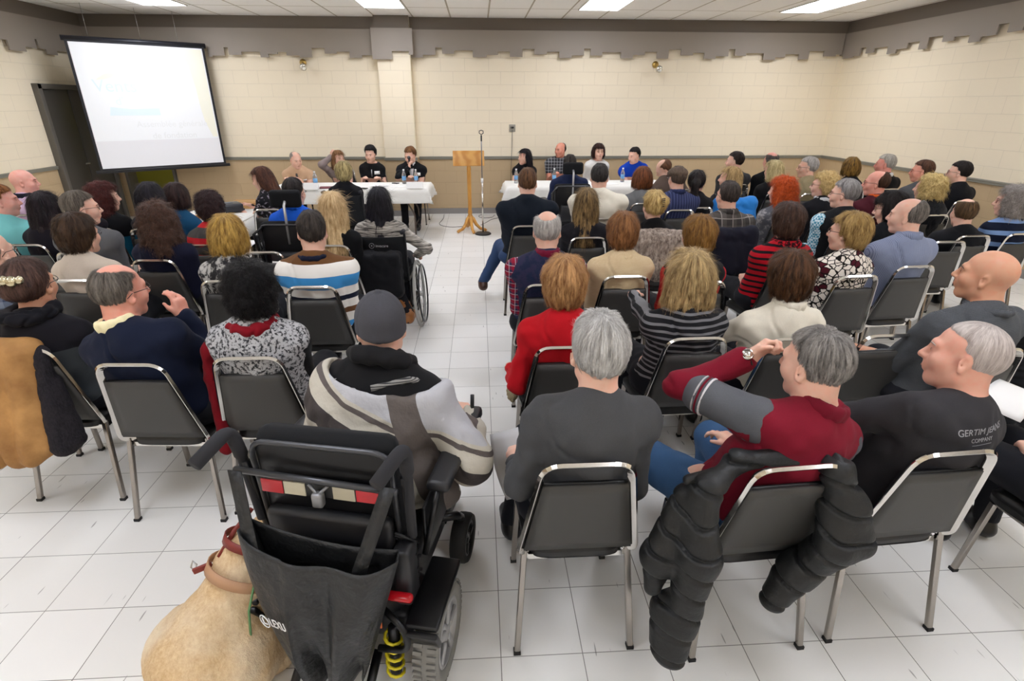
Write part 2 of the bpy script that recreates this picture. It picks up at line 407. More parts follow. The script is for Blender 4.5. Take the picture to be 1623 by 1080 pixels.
def strands(me, n, L, wd, curl=0, seed=1, lift=.004, crown=(0, -.045, .12), down=.5, jit=.12):
    """adds thin tapering locks to a hair mesh, combed away from the crown"""
    k = len(me.vertices); V = np.empty(k*3, np.float32); me.vertices.foreach_get('co', V); V = V.reshape(-1, 3)
    N = np.empty(k*3, np.float32); me.vertices.foreach_get('normal', N); N = N.reshape(-1, 3)
    Q = np.empty(len(me.polygons)*4, np.int32); me.polygons.foreach_get('vertices', Q); Q = Q.reshape(-1, 4)
    rs = np.random.RandomState(seed); A = V[Q]; ar = np.linalg.norm(np.cross(A[:, 2]-A[:, 0], A[:, 3]-A[:, 1]), axis=1)
    f = rs.choice(len(Q), n, p=ar/ar.sum()); u, v = rs.rand(n, 1), rs.rand(n, 1)
    P = (A[f, 0]*(1-u)+A[f, 1]*u)*(1-v)+(A[f, 3]*(1-u)+A[f, 2]*u)*v; nn = N[Q[f, 0]]
    d = P-np.array(crown); d /= np.linalg.norm(d, axis=1, keepdims=True)+1e-6; d = d+np.array((0, 0, -down))+rs.randn(n, 3)*jit
    d -= nn*(d*nn).sum(1, keepdims=True); d /= np.linalg.norm(d, axis=1, keepdims=True)+1e-6
    ln = L*(.6+.8*rs.rand(n, 1)); s_ = np.cross(d, nn); seg = 4; pts = []
    ph = rs.rand(n, 1)*6.28
    for i in range(seg+1):
        t = i/seg; c = P+d*ln*t+nn*(lift*math.sin(math.pi*min(t*1.1, 1))-.0025*(1-t))-nn*ln*.25*t*t*.6
        if curl: c = c+(s_*np.cos(ph+t*7)+nn*np.sin(ph+t*7))*curl*t
        wv = wd*(1-t*.9)*(.35 if i == 0 else 1); pts += [c-s_*wv, c+s_*wv]
    S = np.stack(pts, 1); b0 = np.arange(n)[:, None]*(2*(seg+1))+k
    F = np.concatenate([np.concatenate([b0+2*i, b0+2*i+1, b0+2*i+3, b0+2*i+2], 1) for i in range(seg)])
    return mesh_np(me.name, np.concatenate([V, S.reshape(-1, 3)]), np.concatenate([Q, F]))
def rotm(yaw=0, pitch=0, roll=0):      # z up; yaw turns left, pitch nods down, roll tilts right ear down
    return np.array((Matrix.Rotation(R(yaw), 3, 'Z') @ Matrix.Rotation(R(-pitch), 3, 'X') @ Matrix.Rotation(R(roll), 3, 'Y')))
# ---------------------------------------------------------------- the room
XL, XR, YB, YF, HC = -6.32, 6.39, 10.42, -4.2, 3.182
def struct(o): o['kind'] = 'structure'; return o
def wall_mat(name, axis, upper='f3e7cd', lower='c0a884'):
    m = NT(name); co = m.coord('Object'); x, y, z = m.sep(co)
    u = x if axis == 'x' else y
    br = m.N('ShaderNodeTexBrick', offset=.5); m.L(m.comb(u, m.math('ADD', z, .0474), 0), br.inputs['Vector'])
    br.inputs['Scale'].default_value = 1; br.inputs['Brick Width'].default_value = .4064; br.inputs['Row Height'].default_value = .2032
    br.inputs['Mortar Size'].default_value = .0035; br.inputs['Mortar Smooth'].default_value = .6; br.inputs['Bias'].default_value = 0
    low = m.math('LESS_THAN', z, 1.0)
    c = m.mix(low, lin(upper), lin(lower)); dark = m.mix(low, lin('d3c8b2'), lin('a8906e'))
    n = m.noise(co, 3, 3); c = m.mix(m.math('MULTIPLY', n, .12), c, dark)
    m.col(m.mix(m.math('MULTIPLY', br.outputs['Fac'], .55), c, dark)); m.set(Roughness=.62)
    h = m.math('ADD', m.math('MULTIPLY', br.outputs['Fac'], -1.0), m.math('MULTIPLY', m.noise(co, 120, 3), .25)); m.bump(h, .5, .004); return m.m
def wall(name, axis, c, d, holes=None):
    return struct(MB().box(c, d).build(name, wall_mat('painted_block_'+axis, axis)))
DX0, DX1 = -6.17, -5.36                # open doorway in the back wall, left corner
b = MB(); b.box(((DX1+XR+.2)/2, YB+.1, HC/2), (XR+.2-DX1, .2, HC)); b.box(((XL-.2+DX0)/2, YB+.1, HC/2), (DX0-XL+.2, .2, HC)); b.box(((DX0+DX1)/2, YB+.1, (HC+2.1)/2), (DX1-DX0, .2, HC-2.1))
struct(b.build('wall_back', wall_mat('painted_block_back', 'x')))
struct(MB().box((XR+.1, (YB+YF)/2, HC/2), (.2, YB-YF, HC)).build('wall_right', wall_mat('painted_block_right', 'y')))
struct(MB().box((XL-.1, (YB+YF)/2, HC/2), (.2, YB-YF, HC)).build('wall_left', wall_mat('painted_block_left', 'y')))
struct(MB().box(((XL+XR)/2, YF-.1, HC/2), (XR-XL+.4, .2, HC)).build('wall_front', wall_mat('painted_block_front', 'x')))
# floor: foot square vinyl tiles with long scuff marks
m = NT('vinyl_tile'); co = m.coord('Object'); x, y, z = m.sep(co)
T = .3048
def joint(v, off, wd=.0016):
    f = m.math('FRACT', m.math('DIVIDE', m.math('SUBTRACT', v, off), T)); g = m.math('MINIMUM', f, m.math('SUBTRACT', 1.0, f)); return m.math('LESS_THAN', g, wd/T)
gx = m.math('MULTIPLY', joint(x, .0438), m.math('ADD', .45, m.math('MULTIPLY', m.noise(m.comb(m.math('SNAP', m.math('SUBTRACT', x, .0438+T/2), T), m.math('MULTIPLY', y, .3), 0), 1.3, 0), .9)))
gy = m.math('MULTIPLY', joint(y, 1.405), .75)
g = m.math('MAXIMUM', gx, gy)
cell = m.comb(m.math('SNAP', m.math('SUBTRACT', x, .0438), T), m.math('SNAP', m.math('SUBTRACT', y, 1.405), T), 0)
wn = m.N('ShaderNodeTexWhiteNoise'); m.L(cell, wn.inputs['Vector'])
base = m.ramp(wn.outputs['Value'], [(0, lin('ebeae6')), (1, lin('f3f2ef'))])
mot = m.noise(co, 2.2, 4, .6); base = m.mix(m.math('MULTIPLY', mot, .18), base, lin('d6d4cc'))
sv = m.N('ShaderNodeMapping'); sv.inputs['Rotation'].default_value = (0, 0, .22); sv.inputs['Scale'].default_value = (70, 9, 1); m.L(co, sv.inputs[0])
s1 = m.noise(sv.outputs[0], 1, 1, .3); s2 = m.noise(co, 3.1, 1)
scf = m.ramp(s1, [(.765, (0, 0, 0, 1)), (.80, (1, 1, 1, 1))])
base = m.mix(m.math('MULTIPLY', scf, .6), base, lin('6a675f'))
m.col(m.mix(g, base, lin('5d5a52'))); m.set(Roughness=.3); m.b.inputs['Specular IOR Level'].default_value = .45
m.bump(m.math('ADD', m.math('MULTIPLY', g, -.6), m.math('MULTIPLY', m.noise(co, 25, 2), .3)), .12, .002)
struct(MB().box(((XL+XR)/2, (YB+YF)/2, -.05), (XR-XL+.4, YB-YF+.4, .1)).build('floor', m.m))
# ceiling: two by four foot lay-in tiles
m = NT('ceiling_tile'); co = m.coord('Object'); x, y, z = m.sep(co)
def bar(v, off, per, wd):
    f = m.math('FRACT', m.math('DIVIDE', m.math('SUBTRACT', v, off), per)); g = m.math('MINIMUM', f, m.math('SUBTRACT', 1.0, f)); return m.math('LESS_THAN', g, wd/per)
g = m.math('MAXIMUM', bar(x, -1.63, .6096, .012), bar(y, 9.40, 1.2192, .012))
fis = m.noise(m.coord('Object', (1, 1, 1)), 60, 5, .7)
m.col(m.mix(g, m.ramp(fis, [(.3, lin('f2f0ea')), (.45, lin('fbfaf7'))]), lin('b5ae9e'))); m.set(Roughness=.85); m.bump(fis, .25, .004)
struct(MB().box(((XL+XR)/2, (YB+YF)/2, HC+.05), (XR-XL+.4, YB-YF+.4, .1)).build('ceiling', m.m))
# column in the back wall
grey = plain('grey_valance_paint', '948b81', .55); grey_d = plain('grey_frieze_paint', '6f665c', .6)
struct(MB().box((-1.36, YB-.1, HC/2), (.54, .2, HC), bev=.006).build('trim_column', bpy.data.materials['painted_block_back']))
# baseboards and chair rail
vin = plain('grey_vinyl_base', '8b8784', .5); rail = plain('grey_rail_paint', '87857a', .5)
struct(MB().box(((DX1+XR)/2, YB-.006, .05), (XR-DX1, .012, .1)).build('baseboard_back', vin))
struct(MB().box((-1.36, YB-.206, .05), (.56, .012, .1)).build('baseboard_column', vin))
struct(MB().box((XR-.006, (YB+YF)/2, .05), (.012, YB-YF, .1)).build('baseboard_right', vin))
struct(MB().box((XL+.006, (9.0+YF)/2, .05), (.012, 9.0-YF, .1)).build('baseboard_left', vin))
def railbar(name, c, d, ax):
    q = MB().box(c, d, bev=.004); s = list(d); s[ax] += .012; s[2] = .012; q.box((c[0], c[1], c[2]+.012), s, bev=.003); return struct(q.build(name, rail))
railbar('trim_1', ((DX1+.06-1.66)/2, YB-.012, .993), (-1.66-DX1-.06, .024, .05), 1)
railbar('trim_2', ((XR-1.06)/2, YB-.012, .993), (XR+1.06, .024, .05), 1)
railbar('trim_3', (-1.36, YB-.212, .993), (.58, .024, .05), 1)
railbar('trim_4', (XR-.012, (YB+YF)/2, .993), (.024, YB-YF, .05), 0)
railbar('trim_5', (XL+.012, (8.98+YF)/2, .993), (.024, 8.98-YF, .05), 0)
# grey frieze under the ceiling and the stepped valance boards in front of it
fz = MB(); fz.box(((XL+XR)/2, YB-.02, 3.09), (XR-XL, .04, .184)); struct(fz.build('trim_6', grey_d))
struct(MB().box((XR-.02, (YB+YF)/2, 3.09), (.04, YB-YF, .184)).build('trim_7', grey_d))
struct(MB().box((XL+.02, (YB+YF)/2, 3.09), (.04, YB-YF, .184)).build('trim_8', grey_d))
struct(MB().box((-1.36, YB-.21, 3.09), (.56, .03, .184)).build('trim_9', grey_d))
def valance(name, steps, end, place, top=3.0, th=.02):
    poly = []
    for i, (a, zz) in enumerate(steps):
        e = steps[i+1][0] if i+1 < len(steps) else end
        poly += [(a, zz), (e, zz)]
    q = MB()
    for i in range(0, len(poly), 2):      # one board per step, flush with its neighbours
        (a, z0), (e, _) = poly[i], poly[i+1]
        if e > a: q.prism([(a, z0), (e, z0), (e, top), (a, top)], 0, th)
    o = q.build(name, grey); o.matrix_world = place; return struct(o)
BS = [(-6.3, 2.6), (-6.05, 2.66), (-5.8, 2.59), (-5.6, 2.7), (-5.35, 2.64), (-5.1, 2.57), (-4.85, 2.62), (-4.6, 2.7), (-4.36, 2.58), (-4.3, 2.6), (-4.1, 2.72), (-4.03, 2.61), (-3.83, 2.66), (-3.53, 2.58), (-3.4, 2.63), (-3.25, 2.66), (-3.11, 2.61), (-2.9, 2.58), (-2.7, 2.72), (-2.49, 2.64), (-2.3, 2.67), (-2.09, 2.58), (-1.89, 2.62), (-1.70, 2.73)]
valance('trim_10', BS, -1.63, Matrix.Translation((0, YB-.09, 0)))
BR = [(-1.09, 2.59), (-.89, 2.63), (-.68, 2.74), (-.57, 2.65), (-.37, 2.7), (-.06, 2.6), (.17, 2.64), (.36, 2.69), (.56, 2.61), (.77, 2.73), (.97, 2.65), (1.18, 2.69), (1.39, 2.6), (1.6, 2.64), (1.81, 2.74), (1.92, 2.64), (2.12, 2.69), (2.44, 2.6), (2.65, 2.65), (2.85, 2.7), (3.06, 2.6), (3.26, 2.74), (3.47, 2.65), (3.68, 2.69), (3.88, 2.6), (4.08, 2.64), (4.3, 2.75), (4.41, 2.65), (4.61, 2.69), (4.92, 2.59), (5.13, 2.63), (5.3, 2.68), (5.54, 2.6), (5.72, 2.73), (5.98, 2.65), (6.2, 2.68)]
valance('trim_11', BR, XR-.09, Matrix.Translation((0, YB-.09, 0)))
valance('trim_12', [(-1.69, 2.55), (-1.37, 2.67), (-1.10, 2.62)], -1.03, Matrix.Translation((0, YB-.27, 0)))
RS = [(0, 2.66), (.1, 2.61), (.38, 2.63), (.55, 2.74), (.7, 2.65), (.9, 2.71), (1.22, 2.6), (1.42, 2.65), (1.64, 2.72), (1.88, 2.61), (2.04, 2.75), (2.3, 2.67), (2.5, 2.71), (2.75, 2.62), (2.93, 2.67), (3.15, 2.78), (3.3, 2.68)]
RS += [(3.5+i*.25, [2.72, 2.6, 2.65, 2.74, 2.62, 2.69][i % 6]) for i in range(44)]
valance('trim_13', RS, 14.6, Matrix.Translation((XR-.07, YB, 0)) @ Matrix.Rotation(-math.pi/2, 4, 'Z'))
LS = [(-.1+i*.0, 2.6) for i in range(1)]+[(.1, 2.66), (.5, 2.6), (.8, 2.57), (1.02, 2.54), (1.15, 2.6), (1.2, 2.72), (1.42, 2.6), (1.6, 2.54), (1.72, 2.65), (1.82, 2.67)]
LS = [(-14.6+i*.25, [2.72, 2.6, 2.65, 2.74, 2.62, 2.69][i % 6]) for i in range(51)]+[(-1.82, 2.66), (-1.72, 2.54), (-1.42, 2.6), (-1.2, 2.72), (-1.15, 2.6), (-1.02, 2.54), (-.8, 2.6), (-.5, 2.64), (-.25, 2.58)]
valance('trim_14', LS, -.09, Matrix.Translation((XL+.07, YB, 0)) @ Matrix.Rotation(math.pi/2, 4, 'Z'))
# ceiling lights
lamp_m = NT('lamp_diffuser'); lamp_m.col(lin('f4f4f0')); lamp_m.b.inputs['Emission Color'].default_value = lin('f1f4ff'); lamp_m.b.inputs['Emission Strength'].default_value = LAMP_STRENGTH
frame_m = plain('lamp_frame', 'd8d6cf', .5)
L0 = None
for cx, wh in ((-4.43, 'left of the screen wall'), (-1.325, 'in front of the column'), (1.83, 'over the right hand table'), (4.91, 'near the right hand wall')):
    for i, cy in enumerate((8.79, 5.13, 1.47, -2.19)):
        if L0 is None:
            t = empty('ceiling_light', loc=(cx, cy, HC)); q = MB()
            for sx in (-1, 1): q.box((sx*.297, 0, -.008), (.016, 1.22, .016)); q.box((0, sx*.602, -.008), (.578, .016, .016))
            q.build('frame', frame_m, t); MB().box((0, 0, -.005), (.578, 1.188, .008)).build('diffuser', lamp_m.m, t); L0 = t
        else: t = copy_tree(L0); t.location = (cx, cy, HC)
        if i == 0: tag(t, 'fluorescent ceiling panel, %s' % {0: 'the one above the projection screen', 1: 'second from the left, nearest the wall column', 2: 'third from the left, above the right hand table', 3: 'rightmost, nearest the right wall'}[(-4.43, -1.325, 1.83, 4.91).index(cx)], 'ceiling light')
        else: tag(t, 'bright fluorescent ceiling panel overhead, outside the top of the picture', 'ceiling light', 'overhead ceiling panels')
        if i == 0: t['group'] = 'ceiling panels of the far row'
# grey double door in the left wall, far corner
gd = plain('dark_grey_door', '4a4743', .5); gf = plain('door_frame_grey', '5d5953', .5)
d = empty('door_1', 'dark grey double door in the left wall behind the projection screen', 'door', (XL, 9.62, 0)); d['kind'] = 'structure'
MB().box((.03, -.29, 1.04), (.045, .56, 2.06), bev=.004).build('door_leaf', gd, d); MB().box((.03, .29, 1.04), (.045, .56, 2.06), bev=.004).build('door_leaf', gd, d)
q = MB()
for s in (-1, 1): q.box((.04, s*.61, 1.07), (.1, .07, 2.14), bev=.004)
q.box((.04, 0, 2.105), (.1, 1.29, .07), bev=.004); q.build('door_frame', gf, d)
MB().tube([(.055, -.05, 1.0), (.11, -.05, 1.0), (.11, -.14, 1.0)], .009).build('door_handle', plain('steel', 'b5b5b2', .3, 1), d)
# open doorway in the back wall, green passage beyond
q = MB()
for x_ in (DX0, DX1): q.box((x_, YB+.08, 1.07), (.05, .26, 2.14), bev=.004)
q.box(((DX0+DX1)/2, YB+.08, 2.12), (DX1-DX0+.1, .26, .05), bev=.004); struct(q.build('door_2', gf))
struct(MB().box((-5.9, 12.3, 1.35), (3.2, .1, 2.7)).build('wall_passage', plain('olive_green_paint', '8d8a2e', .7)))
struct(MB().box((-5.9, 12.235, .06), (3.2, .03, .12)).build('baseboard_passage', plain('tan_wood_base', 'a98a55', .6)))
struct(MB().box((-5.9, 11.46, -.051), (3.2, 1.6, .1)).build('floor_passage', plain('passage_floor', 'cfc9b4', .5)))
struct(MB().box((-5.9, 11.46, 2.75), (3.2, 1.6, .1)).build('ceiling_passage', plain('passage_ceiling', 'cfcbc1', .8)))
struct(MB().box((-7.5, 11.46, 1.35), (.1, 1.7, 2.7)).build('wall_passage_left', plain('olive_green_paint', '8d8a2e', .7)))
struct(MB().box((-4.25, 11.46, 1.35), (.1, 1.7, 2.7)).build('wall_passage_right', plain('olive_green_paint', '8d8a2e', .7)))
tag(MB().box((-5.6, 11.5, 2.68), (.3, 1.0, .04)).build('added_passage_light', emis('added_passage_lamp', 'fff6e0', 9)), 'unseen ceiling lamp added to light the green passage behind the open doorway', 'ceiling light')  # added lamp, out of view, so that the passage is lit
# ---------------------------------------------------------------- stacking chairs
chrome = plain('chrome', 'd2cfca', .13, 1.0)
vinyl = NT('black_vinyl'); co = vinyl.coord('Object'); vinyl.col(lin('131313')); vinyl.set(Roughness=.38); vinyl.bump(vinyl.noise(co, 350, 2), .3, .002); vinyl = vinyl.m
back_vinyl = NT('grey_backrest_shell'); co = back_vinyl.coord('Object'); back_vinyl.col(lin('3a3937')); back_vinyl.set(Roughness=.5); back_vinyl.bump(back_vinyl.noise(co, 500, 2), .35, .002); back_vinyl = back_vinyl.m
glide = plain('black_rubber', '161616', .7)
def make_chair():
    t = empty('stacking_chair')
    def back(u, v):                        # point on the back plane: u across, v height
        z = v; y = -.165-.085*(z-.46)/.40; return Vector((u, y, z))
    fr = arc([back(-.19, .43)+Vector((.05, .05, 0)), back(-.205, .43), back(-.135, .865), back(.135, .865), back(.205, .43), back(.19, .43)+Vector((-.05, .05, 0))], .055, 6)
    MB().tube(fr, .012, sq=(.008, .015), up=(0, 1, 0)).build('back_frame', chrome, t)
    n = 9
    def pad(y0, bulge, name, mat, z0=.455, z1=.775):
        G = np.zeros((n, n, 3))
        for i in range(n):
            for j in range(n):
                z = z0+(z1-z0)*i/(n-1); hw = .205-(z-.43)*.161-.012; p = back(-hw+2*hw*j/(n-1), z)
                e = (1-abs(2*i/(n-1)-1)**4)*(1-abs(2*j/(n-1)-1)**4); G[i, j] = (p.x, p.y+y0+bulge*e, p.z)
        MB().sheet(G, .012).build(name, mat, t)
    pad(-.002, -.004, 'back_shell', back_vinyl); pad(.012, .022, 'backrest', vinyl)
    # tapered padded seat
    P = []; n2 = 15
    G = np.zeros((n2, n2, 3)); H = np.zeros((n2, n2, 3))
    for i in range(n2):
        for j in range(n2):
            a = 2*i/(n2-1)-1; b = 2*j/(n2-1)-1
            # rounded square
            s = 1/max(1e-6, (abs(a)**6+abs(b)**6)**(1/6))*max(abs(a), abs(b)) if (a or b) else 1
            yy = .045+.205*b*s; hw = .175+.03*(b+1)/2; e = (1-abs(a)**8)*(1-abs(b)**8)
            G[i, j] = (hw*a*s, yy, .425+.03*e**.5); H[i, j] = (hw*a*s, yy, .405-.0*e)
    q = MB(); q.sheet(G, .004); q.sheet(H, .006)
    ring = [G[0, j] for j in range(n2)]+[G[i, n2-1] for i in range(1, n2)]+[G[n2-1, j] for j in range(n2-2, -1, -1)]+[G[i, 0] for i in range(n2-2, 0, -1)]
    k = len(ring); vs = [Vector(p) for p in ring]+[Vector((p[0], p[1], .403)) for p in ring]
    q.add(vs, [(i, (i+1) % k, k+(i+1) % k, k+i) for i in range(k)], True); q.build('seat', vinyl, t)
    q = MB(); q.box((0, .2, .395), (.34, .022, .022)); q.box((0, -.13, .395), (.34, .022, .022)); q.box((-.17, .035, .395), (.022, .34, .022)); q.box((.17, .035, .395), (.022, .34, .022)); q.build('seat_frame', chrome, t)
    for sx in (-1, 1):
        for (a, b_) in (((.185*sx, .2, .395), (.2*sx, .235, .0)), ((.185*sx, -.14, .43), (.213*sx, -.215, .0))):
            l = MB().tube([a, Vector(a)*.03+Vector(b_)*.97], .011, sq=(.011, .011), up=(0, 1, 0)).build('leg', plain('darkened_chrome_leg', 'a39d97', .2, 1.0), t)  # duller than the frame chrome: dark reflections put into the leg colour
            MB().box((Vector(a)*.015+Vector(b_)*.985)[:2]+(.007,), (.026, .026, .014)).build('glide', glide, l)
    return t
CHAIR = make_chair(); _first = [True]
def chair(x, y, rz=0, label=None, group='stacking chairs of the audience'):
    t = CHAIR if _first[0] else copy_tree(CHAIR); _first[0] = False
    t.location = (x, y, 0); t.rotation_euler = (0, 0, R(rz)); tag(t, label, 'chair', group); return t
# ---------------------------------------------------------------- people
def v3(*a): return np.array(a, float)
def unit(v): return v/(np.linalg.norm(v)+1e-9)
def ik(a, b, l1, l2, pole):            # middle joint of a two bone limb
    d = b-a; L = np.linalg.norm(d); L2 = min(L, (l1+l2)*.998); u = d/L; b = a+u*L2
    x = (l1*l1-l2*l2+L2*L2)/(2*L2); h = math.sqrt(max(l1*l1-x*x, 0)); p = pole-a-u*((pole-a)@u); return a+u*x+unit(p)*h, b
def head_prims(s):
    k = .02; w = 1.0 if s['sex'] == 'm' else .95; f = s.get('jowl', 1.0)
    P = [ell((0, -.014, .032), (.077*w, .099, .089), k=k), ell((0, .018, -.035), (.062*w*f, .07, .078), k=.03), ell((0, .058, -.095), (.026, .024, .02), k=.03)]
    for x in (-1, 1):
        P += [cap((x*.052*w*f, -.005, -.065), (x*.02, .058, -.1), .02, .016, .03), ell((x*.038, .05, -.028), (.03, .034, .03), k=.03), cap((x*.014, .088, .024), (x*.044, .074, .024), .011, .009, .02)]
    P += [cut(ell((x*.032, .106, .004), (.017, .02, .012), k=.015)) for x in (-1, 1)]
    P += [ell((x*.031, .077, .003), (.0125, .0125, .0115), k=.004) for x in (-1, 1)]
    P += [cap((0, .09, .012), (0, .113, -.028), .008, .0125, .014), ell((-.013, .1, -.032), (.008, .01, .007), k=.008), ell((.013, .1, -.032), (.008, .01, .007), k=.008)]
    P += [cap((-.018, .088, -.06), (.018, .088, -.06), .007, .007, .008), cap((-.015, .087, -.071), (.015, .087, -.071), .008, .008, .006), ell((0, .08, -.052), (.03, .018, .014), k=.02)]
    for x in (-1, 1):
        M = rotm(-x*28, -10, 0); c = v3(x*.081*w, -.012, -.008)
        P += [ell(c, (.008, .019, .033), M, .008), cut(ell(c+v3(x*.006, .003, .004), (.006, .01, .019), M, .005)), ell(c+v3(-x*.002, .004, -.027), (.007, .01, .01), M, .006)]
    return P
def hand_prims(wr, dr, nm, side, curl=.5, sc_=1.0, spread=.0):
    # palm along dr, nm = back-of-hand normal, thumb towards the body's middle
    dr = unit(dr); nm = unit(nm-dr*(nm@dr)); sx = np.cross(dr, nm)*(-side); P = []     # sx points to the thumb side
    pc = wr+dr*.045*sc_; M = np.stack([sx, dr, nm], 1)
    P.append(rbox(pc, (.03*sc_, .034*sc_, .006), M, .009, .02))
    for i, (o, ln) in enumerate(((.029, .072), (.010, .08), (-.010, .074), (-.028, .058))):
        a = wr+dr*.082*sc_+sx*o*sc_-dr*abs(o-.01)*.25; c = curl*(1+.1*i); q = a; an = c*.5
        for seg in (.45, .32, .23):
            d = dr*math.cos(an)-nm*math.sin(an)+sx*spread*(1.5-i)*.3; b = q+unit(d)*ln*seg*sc_; P.append(cap(q, b, .0088*sc_, .0078*sc_, .006)); q = b; an += c*.95
    t0 = wr+dr*.02*sc_+sx*.028*sc_-nm*.004; t1 = t0+unit(dr*.75+sx*.55-nm*.25)*.042*sc_; t2 = t1+unit(dr*.9+sx*.15-nm*(.2+curl*.4))*.034*sc_
    P += [cap(t0, t1, .013*sc_, .0105*sc_, .015), cap(t1, t2, .0102*sc_, .0085*sc_, .006)]
    return P
def skeleton(s):
    J = {}; sx = s['sex'] == 'm'; W = s['w']; hz = s['z']
    J['pel'] = v3(0, 0, s.get('seat', .45)+.10)
    lx, ly = s['lean']; J['c7'] = v3(lx, ly, hz-.158+s.get('neck', 0))
    t = unit(J['c7']-J['pel']); J['t'] = t
    X = rotm(s.get('twist', 0), 0, s.get('sroll', 0))@v3(1, 0, 0); X = unit(X-t*(X@t)); J['X'] = X; J['Y'] = np.cross(t, X)
    J['M'] = np.stack([X, J['Y'], t], 1)
    hm = rotm(s['hy'], s['hp'], s['hr']); J['hm'] = hm
    J['hc'] = J['c7']+v3(0, .045, .0)*.5+J['Y']*.02+v3(0, 0, .158)+hm@v3(0, .015, 0)+v3(*s.get('ho', (0, 0, 0)))
    half = (.158 if sx else .138)*W; L = np.linalg.norm(J['c7']-J['pel'])
    for d, n in ((-1, 'L'), (1, 'R')):
        sh = J['c7']-t*.078+X*half*d+J['Y']*.01+t*s.get('shrug', 0); J['sh'+n] = sh
        J['hip'+n] = J['pel']+v3(.09*d, .02, -.01)
        k = s.get('knee'+n, (.11*d, .46, .50)); a = s.get('foot'+n, (.12*d, .44, .09))
        J['kn'+n] = v3(*k); J['an'+n] = v3(*a)
        tgt = s.get('hand'+n) or (.08*d, .21, .63)
        pole = s.get('pole'+n) or (d*.27, -.2+ly, .45)
        el, wr = ik(sh, v3(*tgt), .285 if sx else .265, .255 if sx else .235, v3(*pole)); J['el'+n] = el; J['wr'+n] = wr
        J['hd'+n] = v3(*s['hd'+n]) if s.get('hd'+n) else unit(unit(wr-el)+v3(-.25*d, .3, -.1))
        J['hn'+n] = v3(*s['hn'+n]) if s.get('hn'+n) else v3(.25*d, 0, 1)
    return J
def torso_prims(s, J, c=0, low=True):
    W = s['w']*.9; fat = .5+.5*s['fat']; sx = s['sex'] == 'm'; pel, c7, t, X, Y, M = (J[k] for k in ('pel', 'c7', 't', 'X', 'Y', 'M'))
    def at_(u, dy=0): return pel+(c7-pel)*u+Y*dy-Y*.035*math.sin(math.pi*min(max(u, 0), 1))
    b = .5+.5*fat
    P = [ell(at_(-.02, .0), ((.172 if sx else .18)*W*b+c, .135*b+c, .12+c), M, .06),
         ell(at_(.28, .02*fat), ((.15 if sx else .14)*W*fat+c, .115*fat+c, .16+c), M, .07),
         ell(at_(.62, .015), ((.162 if sx else .145)*W*b+c, .108*b+c, .17+c), M, .07),
         ell(at_(.80, .0), ((.165 if sx else .142)*W+c, .085*b+c, .10+c), M, .06)]
    for n, d in (('L', -1), ('R', 1)):
        P.append(cap(c7+t*.01+X*.03*d, J['sh'+n]-X*.03*d+t*.012, .046+c, .046+c, .06))
    if not sx: P += [ell(at_(.60, .095)+X*.06*d, (.058+c, .05+c, .058+c), M, .05) for d in (-1, 1)]
    return P
def arm_prims(s, J, n, c=0, end=1.0, a0=0.0):
    m = (.96 if s['sex'] == 'm' else .84)*(.72+.28*s['fat']); sh, el, wr = J['sh'+n], J['el'+n], J['wr'+n]; w2 = el+(wr-el)*end
    P = [ell(sh, (.055*m+c, .056*m+c, .058*m+c), None, .05), cap(sh, el, .051*m+c, .041*m+c, .04)]
    if end > 0: P.append(cap(el, w2, .041*m+c, (.041-(.041-.027)*end)*m+c, .03))
    return P
def leg_prims(s, J, n, c=0):
    f = .6+.4*s['fat']; return [cap(J['hip'+n], J['kn'+n], .088*f+c, .058*f+c, .05), cap(J['kn'+n], J['an'+n], .055*f+c, .038+c, .03)]
def foot_prims(J, n, c=0):
    a = J['an'+n]; k = J['kn'+n]; f = v3(J['sg'+n][0], J['sg'+n][1], -.0) if 'sg'+n in J else v3(.12 if n == 'R' else -.12, 1, 0)
    f = unit(f); b = a+v3(0, 0, -.045); return [cap(a, b-f*.025, .036+c, .034+c, .02), cap(b+f*.01, b+f*.13, .035+c, .028+c, .03)]
SKULL = (.077, .099, .089)
